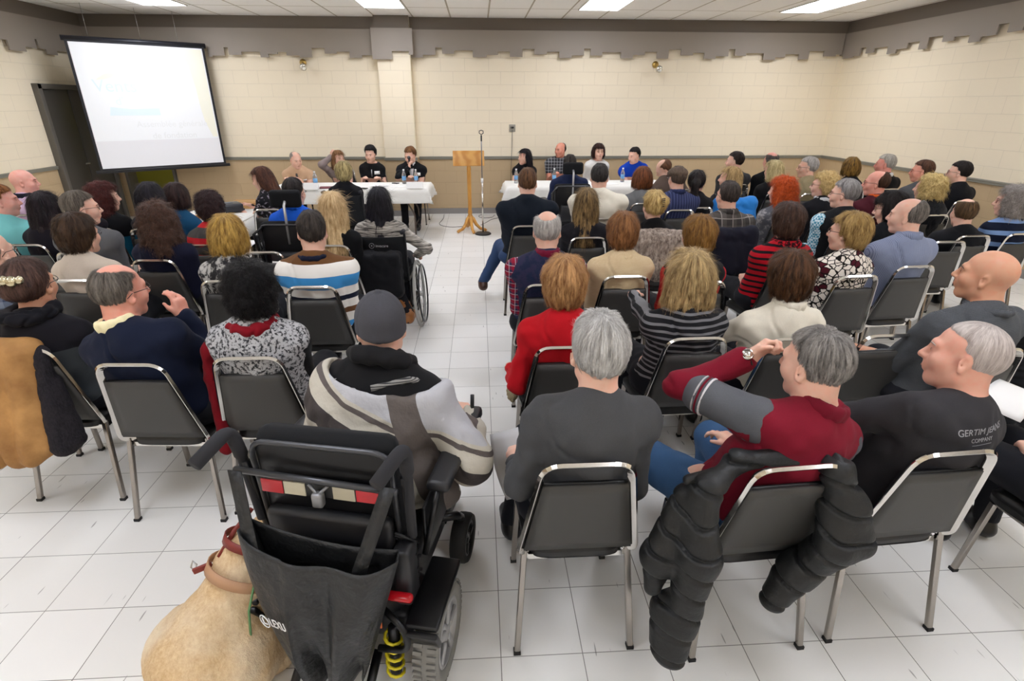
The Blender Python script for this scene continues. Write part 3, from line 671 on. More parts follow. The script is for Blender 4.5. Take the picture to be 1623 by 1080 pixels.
def hair_prims(st, w=1.0):
    """hair in head coordinates (face towards +y); returns prims, strand displacement amplitude"""
    def shell(e, top=None, back=None): return ell((0, -.016-(back or 0)*.5, .032+(0 if top is None else (top-e)*.4)), (.077*w+e, .099+(e if top is None else (e+top)/2)+(back or 0)*.5, .089+(e if top is None else (e+top)*.55)), k=.01)
    face = cut(rbox((0, .132, -.045), (.13, .078, .124), rotm(0, -16), .01, .025))
    temple = cut(rbox((0, .075, -.06), (.13, .055, .075), rotm(0, -6), .01, .03))
    low = cut(rbox((0, .045, -.135), (.15, .085, .10), rotm(0, 20), .01, .02))
    nape = cut(rbox((0, -.05, -.155), (.15, .12, .07), rotm(0, -8), .01, .02))
    ears = [cut(ell((x*.085, -.010, -.014), (.024, .018, .032), k=.01)) for x in (-1, 1)]
    if st == 'short': return [shell(.006, .016, .006), face, temple, low, nape]+ears, .005
    if st == 'buzz': return [shell(.0035, .006), face, temple, low, nape]+ears, .0015
    if st == 'receding': return [shell(.005, .009), cut(rbox((0, .098, .0), (.13, .062, .16), rotm(0, -28), .02, .03)), temple, low, nape]+ears, .003
    if st == 'balding': return [shell(.007), face, temple, low, cut(ell((0, .035, .15), (.058, .115, .085), k=.03)), nape]+ears, .003
    if st == 'crown': return [shell(.007, .011), face, temple, low, cut(ell((0, -.05, .155), (.032, .036, .034), k=.03)), nape]+ears, .004
    if st == 'fringe': return [shell(.008), face, temple, low, cut(ell((0, -.005, .15), (.066, .13, .098), k=.02)), nape]+ears, .004
    wface = cut(rbox((0, .128, -.06), (.062, .078, .12), rotm(0, -10), .02, .03))
    if st == 'volume': return [ell((0, -.028, .038), (.1*w, .118, .106), k=.03), ell((0, -.05, -.035), (.088*w, .082, .072), k=.04), wface, cut(rbox((0, .03, -.14), (.15, .075, .10), rotm(0, 22), .01, .03)), cut(rbox((0, -.05, -.155), (.15, .14, .055), rotm(0, -6), .01, .03))], .008
    if st == 'curlyshort': return [ell((0, -.025, .04), (.104*w, .122, .11), k=.03), ell((0, -.05, -.035), (.098*w, .09, .085), k=.04), wface, cut(rbox((0, .03, -.15), (.15, .065, .10), rotm(0, 22), .01, .02)), cut(rbox((0, -.05, -.17), (.15, .14, .06), rotm(0, -6), .01, .02))], .013
    if st == 'bob': return [shell(.020), ell((0, -.035, -.02), (.106, .098, .095), k=.04), ell((0, -.035, -.055), (.106, .09, .05), k=.03), cut(rbox((0, .115, -.06), (.058, .06, .105), rotm(0, -10), .02, .03)), cut(rbox((0, .05, -.14), (.05, .09, .12), None, .01, .02)), cut(rbox((0, 0, -.155), (.16, .16, .05), None, .01, .02))], .007
    if st == 'longbob': return [shell(.020), ell((0, -.035, -.03), (.108, .098, .10), k=.04), ell((0, -.045, -.08), (.118, .088, .075), k=.03), cut(rbox((0, .115, -.06), (.058, .06, .105), rotm(0, -10), .02, .03)), cut(rbox((0, .06, -.14), (.05, .09, .12), None, .01, .02)), cut(rbox((0, 0, -.20), (.16, .16, .055), None, .01, .02))], .008
    if st == 'long': return [shell(.017), ell((0, -.035, -.03), (.097, .09, .10), k=.04), cap((0, -.062, -.08), (0, -.12, -.27), .075, .055, .06), cap((.05, -.05, -.08), (.06, -.10, -.28), .05, .035, .05), cap((-.05, -.05, -.08), (-.06, -.10, -.28), .05, .035, .05), cut(rbox((0, .115, -.06), (.058, .06, .115), rotm(0, -10), .02, .03)), cut(rbox((0, .065, -.2), (.06, .09, .18), None, .01, .02))], .007
    if st == 'longcurly': return [shell(.024), ell((0, -.035, -.03), (.115, .105, .11), k=.04), ell((0, -.05, -.12), (.125, .09, .10), k=.05), cap((0, -.09, -.12), (0, -.12, -.2), .06, .05, .06), cut(rbox((0, .12, -.06), (.056, .06, .115), rotm(0, -10), .02, .03)), cut(rbox((0, .075, -.2), (.05, .09, .18), None, .01, .02))], .014
    if st == 'bigcurly': return [ell((0, -.03, .025), (.125, .13, .12), k=.03), ell((0, -.04, -.07), (.13, .11, .10), k=.05), cut(rbox((0, .14, -.05), (.056, .07, .115), rotm(0, -10), .02, .03)), cut(rbox((0, .085, -.2), (.05, .09, .18), None, .01, .02))], .016
    if st == 'updo': return [shell(.012), face, low, ell((.0, -.105, .03), (.06, .045, .062), k=.02), ell((.035, -.10, .06), (.035, .04, .035), k=.02), ell((-.03, -.1, .0), (.04, .04, .045), k=.02), cut(rbox((0, -.05, -.16), (.15, .1, .065), None, .01, .02))], .008
    if st == 'bun': return [shell(.008, .014, .01), ell((0, -.105, .02), (.066, .04, .052), k=.03), face, temple, low, nape]+ears, .003
    if st == 'pony': return [shell(.012), face, low, ell((0, -.12, .02), (.035, .035, .035), k=.02), cap((0, -.14, .0), (0, -.15, -.17), .036, .04, .03), cap((0, -.15, -.17), (.01, -.13, -.26), .04, .02, .03), cut(rbox((0, -.0, -.16), (.15, .1, .065), None, .01, .02))], .006
    raise ValueError(st)
_hc = {}
HL = {'short': .028, 'buzz': .007, 'receding': .022, 'balding': .022, 'crown': .022, 'fringe': .026, 'volume': .042, 'curlyshort': .04, 'bob': .06, 'longbob': .07, 'long': .09, 'longcurly': .06, 'bigcurly': .06, 'updo': .04, 'bun': .03, 'pony': .06}
def hair_mesh(st, w, h, seed=0, near=0):
    key = (st, w, h)
    if key in _hc: return _hc[key].copy()
    P, amp = hair_prims(st, w)
    curly = 'curly' in st
    def dsp(V):
        if curly: return amp*(1.6*vnoise(V+5, 38)+1.0*vnoise(V+2, 75))
        rho = np.sqrt(V[:, 0]**2+(V[:, 1]+.03)**2)+.012; q = np.stack([V[:, 0]/rho, (V[:, 1]+.03)/rho, V[:, 2]*2.2], 1)
        return amp*(1.6*vnoise(q+4, 7)+1.0*vnoise(q+8, 17))*np.minimum(rho/.05, 1)
    m0 = field_mesh('hair_'+st, P, h, disp=dsp); cnt, wd = ((1200, .0019), (3500, .0013), (9000, .0008))[near]
    if st == 'buzz': cnt, wd = cnt*2, wd*.6
    L = HL[st]; _hc[key] = strands(m0, int(cnt*(1.6 if L > .055 else 1)), L, wd, .012 if curly else (.003 if st == 'volume' else 0), 5, .012 if curly else (.002 if L < .01 else .005), down=.35 if L < .03 else .9, jit=.35 if curly else .13); return _hc[key].copy()
def glasses(parent, hc, hm, c='2a2522', near=True):
    q = MB()
    for x in (-1, 1):
        pts = [(x*.032+.024*math.cos(a)*(1), .1-.004*abs(math.cos(a)), .002+.016*math.sin(a)) for a in [2*math.pi*i/14 for i in range(14)]]
        q.tube(pts, .0016, 5, closed=True); q.tube([(x*.056, .096, .008), (x*.082, .06, .01), (x*.084, -.005, .008), (x*.083, -.03, -.01)], .0017, 5)
    q.tube([(-.009, .103, .004), (.009, .103, .004)], .0016, 5)
    o = q.build('glasses', plain('glasses_'+c, c, .3), parent); o.matrix_local = Matrix.Translation(Vector(hc)) @ Matrix(hm.tolist()).to_4x4(); return o
DEF = dict(sex='m', w=1.0, fat=1.0, lean=(0, -.12), hy=0, hp=0, hr=0, z=1.155, skin='e2b6a0', top='3a3a3a', bottom='1c1d22', shoes='151515', hair=('short', '2a2019', '4a3a2e'), yaw=0, chair=1)
SMALL = .0
def short(l):
    w_ = l.split()[:11]
    while w_[-1].rstrip(',') in ('a', 'the', 'and', 'in', 'with', 'of', 'at', 'by', 'over', 'his', 'her', 'behind', 'beside', 'right', 'left', 'left', 'before', 'to', 'on', 'from', 'pale', 'dark', 'holding', 'black', 'near', 'next', 'cut', 'hand', 'front'): w_.pop()
    return ' '.join(w_).rstrip(',')
def person(px, py, label, **k):
    s = dict(DEF); s.update(k); s['label'] = label
    if abs(s['yaw']) < 60:             # the listed head turn is relative to the line of sight
        q_ = Vector((px, py, 0)) if s.get('world') else at(px, py, s['z']); s['yaw'] *= .25
        if abs(s['hy']) >= 47 and not s.get('keepw') and q_.y > 2.8: s['hy'] += math.copysign(17, s['hy'])
        s['hy'] = s['hy']-.85*math.degrees(math.atan2(q_.x, q_.y))-s['yaw']
    if not s.get('keepw'): s['w'] *= 1.14 if s['sex'] == 'm' else 1.06
    if s['sex'] == 'f':
        s['z'] = k.get('z', 1.105)
    J = skeleton(s); z = float(J['hc'][2]); tgt = at(px, py, z) if not s.get('world') else Vector((px, py, z)); dp = depth(tgt)
    yr = R(s['yaw']); off = Vector((float(J['hc'][0]), float(J['hc'][1]), 0)); off.rotate(Euler((0, 0, yr)))
    root = empty('person', label, 'person', (tgt.x-off.x, tgt.y-off.y, 0), yr, s.get('group', 'seated audience'))
    near = dp < 3.2; mid = dp < 5.5
    hf = .0062 if near else (.008 if mid else .0105); hcoarse = .016 if near else .02
    P = torso_prims(s, J)
    for n in 'LR': P += arm_prims(s, J, n)+leg_prims(s, J, n)+foot_prims(J, n)
    hc, c7 = J['hc'], J['c7']
    P += xf(head_prims(s), J['hm'], hc)
    nr = .055 if s['sex'] == 'm' else .044
    P += [cap(hc+J['hm']@v3(0, -.03, -.045), c7-J['t']*.02+J['Y']*.008, nr*(.6+.4*s['fat']), (nr+.006)*(.6+.4*s['fat']), .025)]
    fine = [[], [], []]
    def add(lo, hi, h):
        for i in range(3): fine[i].append((lo[i], hi[i], h))
    add(hc-.125, hc+.135, hf)
    vis = s.get('hands', 0)
    for n, d in (('L', -1), ('R', 1)):
        wr = J['wr'+n]; P += hand_prims(wr, J['hd'+n], J['hn'+n], d, s.get('curl'+n, .55), .95 if s['sex'] == 'm' else .86)
        hcn = wr+unit(J['hd'+n])*.08; add(hcn-.105, hcn+.105, .0062 if vis else .0095)
    body = obj('body', field_mesh('body', P, hcoarse, fine), skin_mat(s['skin']), root)
    # garments
    tm = s['top'] if not isinstance(s['top'], str) else fabric(s['top'])
    gh = .011 if near else (.014 if mid else .017)
    c = s.get('loose', .014); ends = s.get('sleeve', .93)
    P = torso_prims(s, J, c)
    sleeveless = s.get('vest')
    if not sleeveless:
        for n in 'LR': P += arm_prims(s, J, n, c*.8, ends)
    else:
        for n in 'LR': P += [ell(J['sh'+n]-J['X']*.012*(1 if n == 'R' else -1), (.055+c, .055+c, .055+c), None, .05)]
    if s.get('collar', 'crew') != 'low': P.append(cap(c7-J['t']*.02, c7+J['t']*(.018 if s.get('collar', 'crew') == 'crew' else .002)+J['Y']*.005, .048+c*.8, .046+c*.6, .03))
    if s.get('collar') == 'low': P.append(cut(ell(c7+J['t']*.055, (.1, .085, .06), None, .02)))
    P.append(cut(rbox(J['pel']+v3(0, .28, -.02), (.3, .14, .22), None, .01, .02)))
    P.append(cut(rbox(J['pel']+v3(0, 0, -.27), (.4, .4, .15), None, .01, .02)))
    o = obj(s.get('topname', 'sweater'), field_mesh('top', P, gh, disp=folds(s.get('fold', .022 if near else .015), 8)), tm, root)
    if s.get('toplabel'): tag(o, s['toplabel'])
    if sleeveless:
        for n in 'LR': obj('sleeve', field_mesh('sleeve', arm_prims(s, J, n, .01, ends), gh, disp=folds(.006, 12)), s['sleeves'] if not isinstance(s['sleeves'], str) else fabric(s['sleeves']), root)
    cl = s.get('collar', 'crew')
    t, Yv = J['t'], J['Y']
    if cl in ('shirt', 'turtle', 'scarf', 'thick', 'hood'):
        rr, hh, rt = {'shirt': (.066, .034, .008), 'turtle': (.064, .045, .012), 'scarf': (.078, .04, .026), 'thick': (.074, .022, .014), 'hood': (.09, .0, .031)}[cl]
        f = .65+.35*s['fat']; rr *= f*(1 if s['sex'] == 'm' else .9)
        rr += s.get('loose', .014)-.014; cc = c7+t*(.05 if cl in ('scarf', 'hood') else .04)+Yv*.012; tilt = .28; rings = []
        steps = 6 if cl in ('shirt', 'turtle') else 1
        P = []
        for kz in range(steps):
            zz = -hh/2+hh*kz/max(steps-1, 1); rk = rr*(1-.06*kz/max(steps-1, 1))
            pts = [cc+J['X']*rk*math.cos(a)+Yv*rk*math.sin(a)*1.05+t*(zz-tilt*rk*math.sin(a)+(.0 if cl != 'shirt' else 0)) for a in [2*math.pi*i/12 for i in range(12)]]
            for i in range(12):
                if cl == 'shirt' and i in (2, 3): continue
                P.append(cap(pts[i], pts[(i+1) % 12], rt, rt, .012))
        o = obj('collar' if cl != 'scarf' else 'scarf', field_mesh('collar', P, .007 if near else .01, disp=folds(.018 if cl in ('scarf', 'hood') else .003, 13)), (fabric(s['colc']) if isinstance(s.get('colc'), str) else s.get('colc')) or tm, root)
    P = [ell(J['pel']+v3(0, 0, -.02), (.178*s['w']*(.5+.5*s['fat'])+.008, .135, .105), None, .06)]
    for n in 'LR': P += leg_prims(s, J, n, .013)
    P.append(cut(rbox(J['pel']+v3(0, -.05, .2), (.3, .16, .13), None, .01, .02)))
    for n in 'LR':
        a = J['an'+n]; P.append(cut(ell(a-v3(0, 0, .05), (.075, .075, .045), None, .01)))
    o = obj('trousers', field_mesh('trousers', P, .02 if not near else .016, disp=folds(.008, 9)), fabric(s['bottom']) if isinstance(s['bottom'], str) else s['bottom'], root)
    for n in 'LR':
        obj('shoe', field_mesh('shoe', foot_prims(J, n, .010)+[cut(rbox((J['an'+n][0], J['an'+n][1]+.05, J['an'+n][2]-.19), (.2, .3, .09), None, .01, .004))], .01), plain('shoe_'+s['shoes'], s['shoes'], .35), root)
    st = s['hair']
    if st:
        hw = 1.0 if s['sex'] == 'm' else .95
        o = obj('hair', hair_mesh(st[0], hw, .005 if near else (.0065 if mid else .009), 0, 2 if near else (1 if mid else 0)), hair_mat(st[1], st[2], 14, 1 if 'curly' in st[0] else 0), root)
        o.matrix_local = Matrix.Translation(Vector(hc)) @ Matrix(J['hm'].tolist()).to_4x4() @ Matrix.Diagonal((s.get('hs', 1)*(1.07 if s['sex'] == 'f' and st[0] != 'long' else 1.0), s.get('hs', 1)*(1.04 if s['sex'] == 'f' else 1), s.get('hs', 1), 1))
    HM = Matrix.Translation(Vector(hc)) @ Matrix(J['hm'].tolist()).to_4x4()
    if s.get('face'):
        for x in (-1, 1):
            e = MB().lathe([(.0004, .0132), (.0045, .0124), (.0062, .0114)], (x*.031, .0785, .003), 8, (x*.08, 1, 0)).build('eye', plain('eye_iris', '2a1c14', .2), root); e.matrix_local = HM
            e = MB().tube([(x*.018, .098, .022), (x*.034, .095, .026), (x*.05, .08, .02)], [.0022, .0026, .0015], 5).build('eyebrow', plain('brow_'+st[1], st[1], .8) if st else plain('brow', '5a4a40', .8), root); e.matrix_local = HM
        e = MB().tube([(-.021, .091, -.065), (-.008, .0985, -.063), (.008, .0985, -.063), (.021, .091, -.065)], [.002, .0045, .0045, .002], 6).build('lips', plain('lips', 'b0605a' if s['sex'] == 'f' else 'a8705f', .5), root); e.matrix_local = HM
    if s.get('glasses'): glasses(root, hc, J['hm'], s['glasses'] if isinstance(s['glasses'], str) else '2a2522')
    root['_z'] = 0; del root['_z']
    if s['chair']:
        ch = chair(root.location.x+(s.get('cx', 0)), root.location.y+s.get('cyo', 0), s['yaw']+s.get('chyaw', 0), 'stacking chair under the '+short(label))
        s['chair_obj'] = ch
    PEOPLE.append((root, J, s)); return root, J, s
PEOPLE = []
f_ = fabric
BLK, CHA, NAVY = '0e0e10', '3b3c3f', '1b2233'
# --- right block, nearest row
person(948, 558, 'grey-haired man in a plain charcoal sweater, nearest row beside the aisle', hair=('short', '989490', 'e6e4e0'), top='4a4b4d', fat=1.1, w=1.02, keepw=1, hy=14, hs=1.05, bottom='202228', who='grey-haired man in the plain charcoal sweater', lean=(.05, -.12), footL=(-.2, .40, .09), footR=(.16, .44, .09), handL=(-.2, .16, .62), handR=(.16, .2, .62))
person(1290, 578, 'man in a burgundy and grey polo resting his chin on his fist', keepw=1, hy=54, hp=4, yaw=14, z=1.10, hair=('crown', '4e4a47', 'b5afa9'), top=None or '7a1528', topname='polo_shirt', fat=1.15, w=1.08, bottom='3a5a80', collar='shirt', colc='6d1224', who='man in burgundy polo', lean=(.14, -.09), handL=(.0, .11, 1.07), poleL=(-.55, .25, .85), hdL=(.55, -.1, .55), hnL=(-.3, .8, .4), curlL=1.35, hands=1, knL=(-.3, .36, .5), kneeL=(-.30, .40, .52), footL=(-.36, .36, .09), sleeve=.88)
person(1528, 566, 'grey cropped-hair man in a black printed t-shirt, head turned left', keepw=1, hy=80, hp=-3, yaw=14, hr=8, z=1.10, hair=('buzz', 'a3968f', 'dcd2cc'), top='333235', topname='t_shirt', fat=1.15, w=1.1, who='man in the black printed t-shirt', lean=(.13, -.11), handL=(-.40, .28, .70), poleL=(-.7, .0, .9), sleeve=.25, face=1, bottom='17181c', skin='dca590')
person(2.27, 1.42, 'person in black clothes cut off by the right edge, nearest row', world=1, top=BLK, hair=('short', '1a1614', '3a2e28'), hy=20, yaw=10, who='person in black at the right edge', hands=0)
# --- right block, second row
person(895, 450, 'woman with short strawberry blonde hair in a red cardigan', sex='f', hair=('volume', '7f4f2c', 'e0b078'), top='b8141f', topname='cardigan', collar='thick', fat=1.08, w=1.05, handL=(-.24, .1, .6))
person(1092, 440, 'woman with a blonde bob in a black and grey striped top', sex='f', hair=('longbob', '6e5230', 'e3c68e'), top=f_('1b1b1e', '77777a', 'stripe', .032), fat=1.12, w=1.05, handL=(-.10, .54, .86), poleL=(-.6, .1, .7), hdL=(.3, .9, -.1), hands=1, hy=12, yaw=6, curlL=.3)
person(1248, 440, 'woman with short dark brown hair in a cream turtleneck', sex='f', hair=('volume', '251a12', '6d4a30'), top='dfd8c6', collar='turtle', fat=1.15, w=1.06, yaw=8, handL=(-.3, .3, .66), poleL=(-.6, .0, .6), hy=18)
person(1562, 438, 'bald man in a dark grey knit sweater, second row at the right', hy=76, hp=-6, yaw=22, hair=None, top=f_('43464a', '55585c', 'knit', .012), fat=1.2, w=1.1, collar='thick', lean=(.02, -.13), skin='cf9a7c', face=1, handL=(-.25, .3, .66))
# --- right block, third row
person(867, 366, 'white-haired balding man in a denim vest over a plaid shirt', hair=('fringe', '9b9793', 'dedbd6'), top=f_('1d2640', '2c2b45', 'blotch', .06), topname='denim_vest', vest=1, sleeves=f_('8e1730', '27304e', 'plaid', .04, c3='c8c0c4'), collar='shirt', colc='6d1530', fat=1.1, w=1.05)
person(987, 369, 'woman with short auburn hair in a tan knitted pullover', sex='f', hair=('volume', '553119', 'b07c4e'), top=f_('cfb488', 'e6d2ac', 'knit', .012), collar='thick', fat=1.15, w=1.1)
person(1104, 375, 'woman with short golden brown hair in a black vest with red sleeves', sex='f', hair=('volume', '5a3a18', 'a87c40'), top=BLK, vest=1, sleeves='b3121f', collar='low', hy=22, glasses=1, fat=1.1)
person(1245, 353, 'woman with dark hair in a red and black striped sweater and scarf', sex='f', hair=('volume', '2a1c16', '5b4236'), top=f_('b01222', '161216', 'stripe', .045), collar='scarf', colc=f_('c01828', '2a0a10', 'blotch', .02), fat=1.2, w=1.12, hy=20, yaw=14, hs=1.05)
person(1342, 369, 'woman with short blonde hair in a leopard print blouse', sex='f', hair=('volume', '6a4a22', 'd2b070'), top=f_('17120f', 'e9e0d4', 'leopard', .035, c3='4a1420'), topname='blouse', hy=48, yaw=16, glasses='3a1c20', face=1, fat=1.15)
person(1437, 343, 'man with thinning grey hair in a blue grey pinstriped shirt', z=1.17, hair=('receding', '4c463f', '9d948b'), top=f_('8a93ac', '5c6480', 'pin', .008), topname='shirt', collar='shirt', hy=55, yaw=18, fat=1.1, w=1.05, face=1)
# --- right block, fourth row
person(836, 290, 'man with short reddish brown hair in a navy sweater, legs crossed by the aisle', hair=('short', '3d2a1e', '8a6446'), top='161d27', fat=1.15, w=1.38, bottom='34486a', shoes='4a3025', keepw=1, kneeL=(-.22, .44, .52), footL=(-.42, .25, .20), z=1.22)
person(929, 324, 'woman with long brown hair with blonde streaks in a black cardigan', sex='f', hair=('long', '2b1c12', 'a88a5c'), top='1d1c21')
person(1036, 327, 'woman with a blonde twisted updo held by a dark clip, black top', sex='f', hair=('updo', '8a6430', 'ecd08c'), top=BLK, hy=20)
person(1153, 311, 'man with dark hair in a charcoal plaid shirt and glasses', hair=('crown', '241e1b', '5a504a'), top=f_('3a3735', '5b5652', 'plaid', .09, c3='9a948e'), topname='plaid_shirt', collar='shirt', hy=30, yaw=8, glasses=1, fat=1.15, w=1.1)
person(1238, 303, 'woman with curly bright orange red hair in a grey shawl', sex='f', hair=('longcurly', '8a2c0c', 'e8682a'), top=f_('9b989a', '55565c', 'blotch', .1), topname='shawl', hy=50, yaw=16)
person(1337, 308, 'grey-haired man in a black vest over a turquoise checked shirt', hair=('short', '6e6a68', 'c6c2c0'), top='1a1b1e', topname='vest', vest=1, sleeves=f_('4f94b0', 'cfe4ec', 'check', .018), collar='thick', hy=55, yaw=20, glasses='4a4a4a', fat=1.15, w=1.08, face=1)
person(1410, 330, 'woman with black hair and glasses in a black coat, beside the blue grey shirt', sex='f', hair=('bob', '100d0d', '2e2624'), top='16171a', hy=60, yaw=16, glasses=1, hp=12, face=1)
person(1470, 298, 'woman with tousled curly blonde hair in a black fur jacket', sex='f', hair=('bigcurly', '9a7c42', 'ecd494'), top=f_('0c0c0e', '2a2c30', 'fur', .012), topname='fur_jacket', hy=60, yaw=20, loose=.04, fold=.02, fat=1.15)
person(1602, 320, 'woman with curly grey hair in a blue and navy striped sweater', sex='f', hair=('bigcurly', '6c645e', 'b8b0aa'), top=f_('151c30', '7f9fd0', 'stripe', .10), hy=72, yaw=22, glasses='6a2a2a', face=1, fat=1.2, w=1.1, collar='thick', colc='12182a')
person(1527, 338, 'person with thin brown hair low behind the black fur jacket', z=1.02, seat=.38, hair=('balding', '3a2a1c', '7a5e40'), top='17181c', hy=20)
# --- right block, rows near the front tables
person(950, 281, 'man with dark greying hair in a cream sweater', z=1.23, hair=('crown', '1e1b1a', '4c4644'), top='e2dcca', fat=1.25, w=1.25)
person(1018, 284, 'person with an auburn bob in a grey cardigan', sex='f', hair=('bob', '3a1e10', '8a5230'), top='6b6c6c')
E4 = person(1073, 284, 'man in a brown flat cap and navy pinstriped shirt', hair=('short', '3a2e26', '6a584a'), top=f_('2a3050', '4e5578', 'pin', .03), collar='shirt', colc='252b4a', hy=22, yaw=8, glasses='909090', fat=1.15, w=1.08)
person(1104, 289, 'woman with a black ponytail in a black top', sex='f', hair=('pony', '0d0b0b', '2c2423'), top='151417', hy=-5)
person(1156, 283, 'woman with long straight light brown hair in a dark coat', sex='f', hair=('long', '6e5430', 'd6b680'), top='242427', hy=60, yaw=14, face=1)
person(1164, 256, 'dark-haired man in a dark grey shirt near the front wall', hair=('short', '16110f', '3a2e28'), top='37383a', hy=60, yaw=20, face=1)
person(1221, 256, 'bald man in a black jacket behind the long blonde hair', hair=('fringe', '3c3634', '6a625e'), top='151619', hy=30, yaw=20, skin='e0a090')
person(1225, 271, 'woman with long pale blonde hair in a black top', sex='f', hair=('long', '8e7848', 'ecdca8'), top='151517', hy=45, yaw=18)
person(1279, 266, 'white-haired bearded man in a tan jacket and glasses', hair=('short', '8c8782', 'cdc8c2'), top='96896a', topname='jacket', hy=72, yaw=22, glasses=1, face=1)
person(1304, 294, 'woman with fluffy pale blonde hair and glasses, white scarf', sex='f', hair=('curlyshort', 'a8844c', 'f0d698'), top='1c1c20', collar='scarf', colc='c8c8c8', hy=62, yaw=18, glasses=1, face=1)
person(1348, 266, 'person with a brown bob with golden streaks', sex='f', hair=('bob', '2a1d12', 'a8803c'), top='1f1f22', hy=10, yaw=18)
person(1402, 261, 'white-haired man in a black suit near the right wall', hair=('short', '8c877e', 'd2cdc2'), top='141417', topname='suit_jacket', collar='shirt', colc='e8e8e8', hy=65, yaw=22, skin='e29a8a', face=1, fat=1.15)
person(1388, 291, 'man with short brown hair in a burgundy sweater with an orange collar', hair=('receding', '2e1e16', '6a4a38'), top='4a1a24', collar='shirt', colc='d06028', hy=65, yaw=20, glasses=1, face=1, skin='e0a08e')
person(1460, 272, 'man with brown hair, glasses and a goatee in a grey jacket', hair=('short', '2e1c14', '6c4a38'), top='4b4c4e', hy=68, yaw=24, glasses='8a4a40', face=1, skin='dc9a84')
person(1519, 274, 'black-haired man in a black suit, chair closest to the right wall', hair=('short', '0d0b0b', '2a2220'), top='121216', topname='suit_jacket', hy=60, yaw=26, glasses='3a3a3a', face=1, fat=1.15)
person(1052, 268, 'man in a brown jacket bending down beside the flat cap', hair=('balding', '4a3020', '8a6248'), top='5a4c44', topname='jacket', hy=75, hp=35, hr=-20, yaw=10, lean=(-.16, .12), z=1.10)
# --- left block
person(39, 289, 'bald man in a pale pink shirt by the left wall', hair=None, top='c5a9c2', topname='shirt', collar='shirt', colc='20202a', hy=-78, yaw=-10, face=1, skin='e0a596', fat=1.15, w=1.08)
person(3, 319, 'man with ginger hair in a turquoise shirt cut off by the left edge', hair=('short', '6a3a1e', 'b47c4c'), top='7cc9cc', topname='shirt', hy=-70, yaw=-14, face=1, skin='e0a596', fat=1.15, w=1.1)
person(74, 330, 'woman with long straight black hair, hand at her face', sex='f', hair=('long', '0e0b0d', '2c2228'), top='1b1820', hy=-35, yaw=-18, lean=(.03, -.05), handR=(.06, .13, 1.02), poleR=(.5, .2, .8), hdR=(-.3, -.2, .9))
person(131, 331, 'man with greying brown hair and glasses in a grey sweater', hair=('short', '3e3730', '8c8276'), top='626366', hy=-62, yaw=-16, glasses=1, face=1, fat=1.15)
person(166, 313, 'woman with reddish brown curly hair in a black top and blue scarf', sex='f', hair=('longcurly', '2a1210', '6a3430'), top=f_('1b1c1f', '1c6c8c', 'bands', bands=[(.3, '1d6f90'), (.78, '1b1c1f'), (1.2, '1b1c1f')]), hy=-60, yaw=-14, face=1)
person(240, 314, 'person with straight black hair in a dark jacket', sex='f', hair=('bob', '0e0c10', '2a2630'), top='222126', hy=-15, yaw=-12)
person(281, 313, 'woman with dark brown hair in a petrol blue sweater', z=1.05, sex='f', hair=('bob', '140e0e', '4a3430'), top='17496b', hy=-20, yaw=-25, lean=(.05, -.04))
person(251, 350, 'woman with curly dark brown hair in a navy scoop neck top', sex='f', hair=('longcurly', '2a1c18', '6c4e40'), top='15172c', collar='low', yaw=-8, fat=1.1, w=1.08)
person(334, 331, 'person with tousled dark hair in a grey sweater with red stripes', sex='f', hair=('curlyshort', '1a1214', '4a3434'), top=f_('4c4a4a', 'c8242e', 'stripe', .13), hp=18, lean=(0, -.03), hs=.95)
person(362, 374, 'woman with a golden blonde bob in a black and white printed top', sex='f', hair=('bob', '7a5624', 'e0b862'), top=f_('b8b6b2', '2c2b2d', 'blotch', .05), w=1.04, fat=1.1)
person(129, 373, 'person with short dark brown hair in a beige jacket and glasses', sex='f', hair=('volume', '20140e', '56402e'), top='cdbfae', topname='jacket', hy=-40, yaw=-12, glasses=1, hs=1.05, fat=1.1, w=1.05)
person(495, 368, 'man with short dark hair in a white sweater with blue and brown stripes', hair=('short', '201c1a', '544c46'), top=f_('ece9e2', None, 'bands', bands=[(.50, 'ece9e2'), (.56, '3c88c4'), (.60, 'ece9e2'), (.66, '6c4a30'), (.70, 'ece9e2'), (.755, '171c30'), (.79, 'ece9e2'), (.845, '3f8ecb'), (.925, 'f0ede6'), (1.0, '6c4a2c'), (1.3, '6c4a2c')]), collar='thick', colc='171c30', fat=1.25, keepw=1, w=1.18)
person(-14, 402, 'man in a blue plaid shirt, mostly cut off by the left edge', hair=('receding', '6a5a50', '9a8a80'), top=f_('39455c', '7d8798', 'plaid', .07), hy=-40, yaw=-10, glasses=1, face=1)
N1 = person(50, 452, 'woman with pinned up brown hair and a silver clip in a dark coat', sex='f', hair=('bun', '2a1c18', '6e5248'), top=f_('17161c', '3f4448', 'bands', bands=[(.3, '3f4448'), (.84, '17161c'), (1.3, '17161c')]), collar='hood', colc='14141a', hy=-30, yaw=-10, glasses=1, fat=1.15, w=1.1, skin='d09c80', hs=1.0)
person(192, 462, 'balding man in a navy sweater with a pale yellow collar', hair=('balding', '3e3732', '8c847a'), top='131a2e', collar='shirt', colc='efe4b8', keepw=1, hy=-56, hr=3, yaw=-14, glasses=1, fat=1.25, w=1.15, face=1, skin='dc9c88', lean=(-.1, -.1), z=1.12, handR=(.05, .12, .95), poleR=(.34, .05, .4), hdR=(-.2, .1, .95))
person(398, 462, 'woman with black wavy hair in a grey fleecy vest and dark red scarf', sex='f', hair=('curlyshort', '070607', '1e1b1c'), top=f_('38393d', 'd2d2d4', 'blotch', .014, bump=1), topname='fleece_vest', vest=1, sleeves='121214', collar='scarf', colc='7a0c1a', fat=1.2, w=1.12, hs=.96, loose=.022)
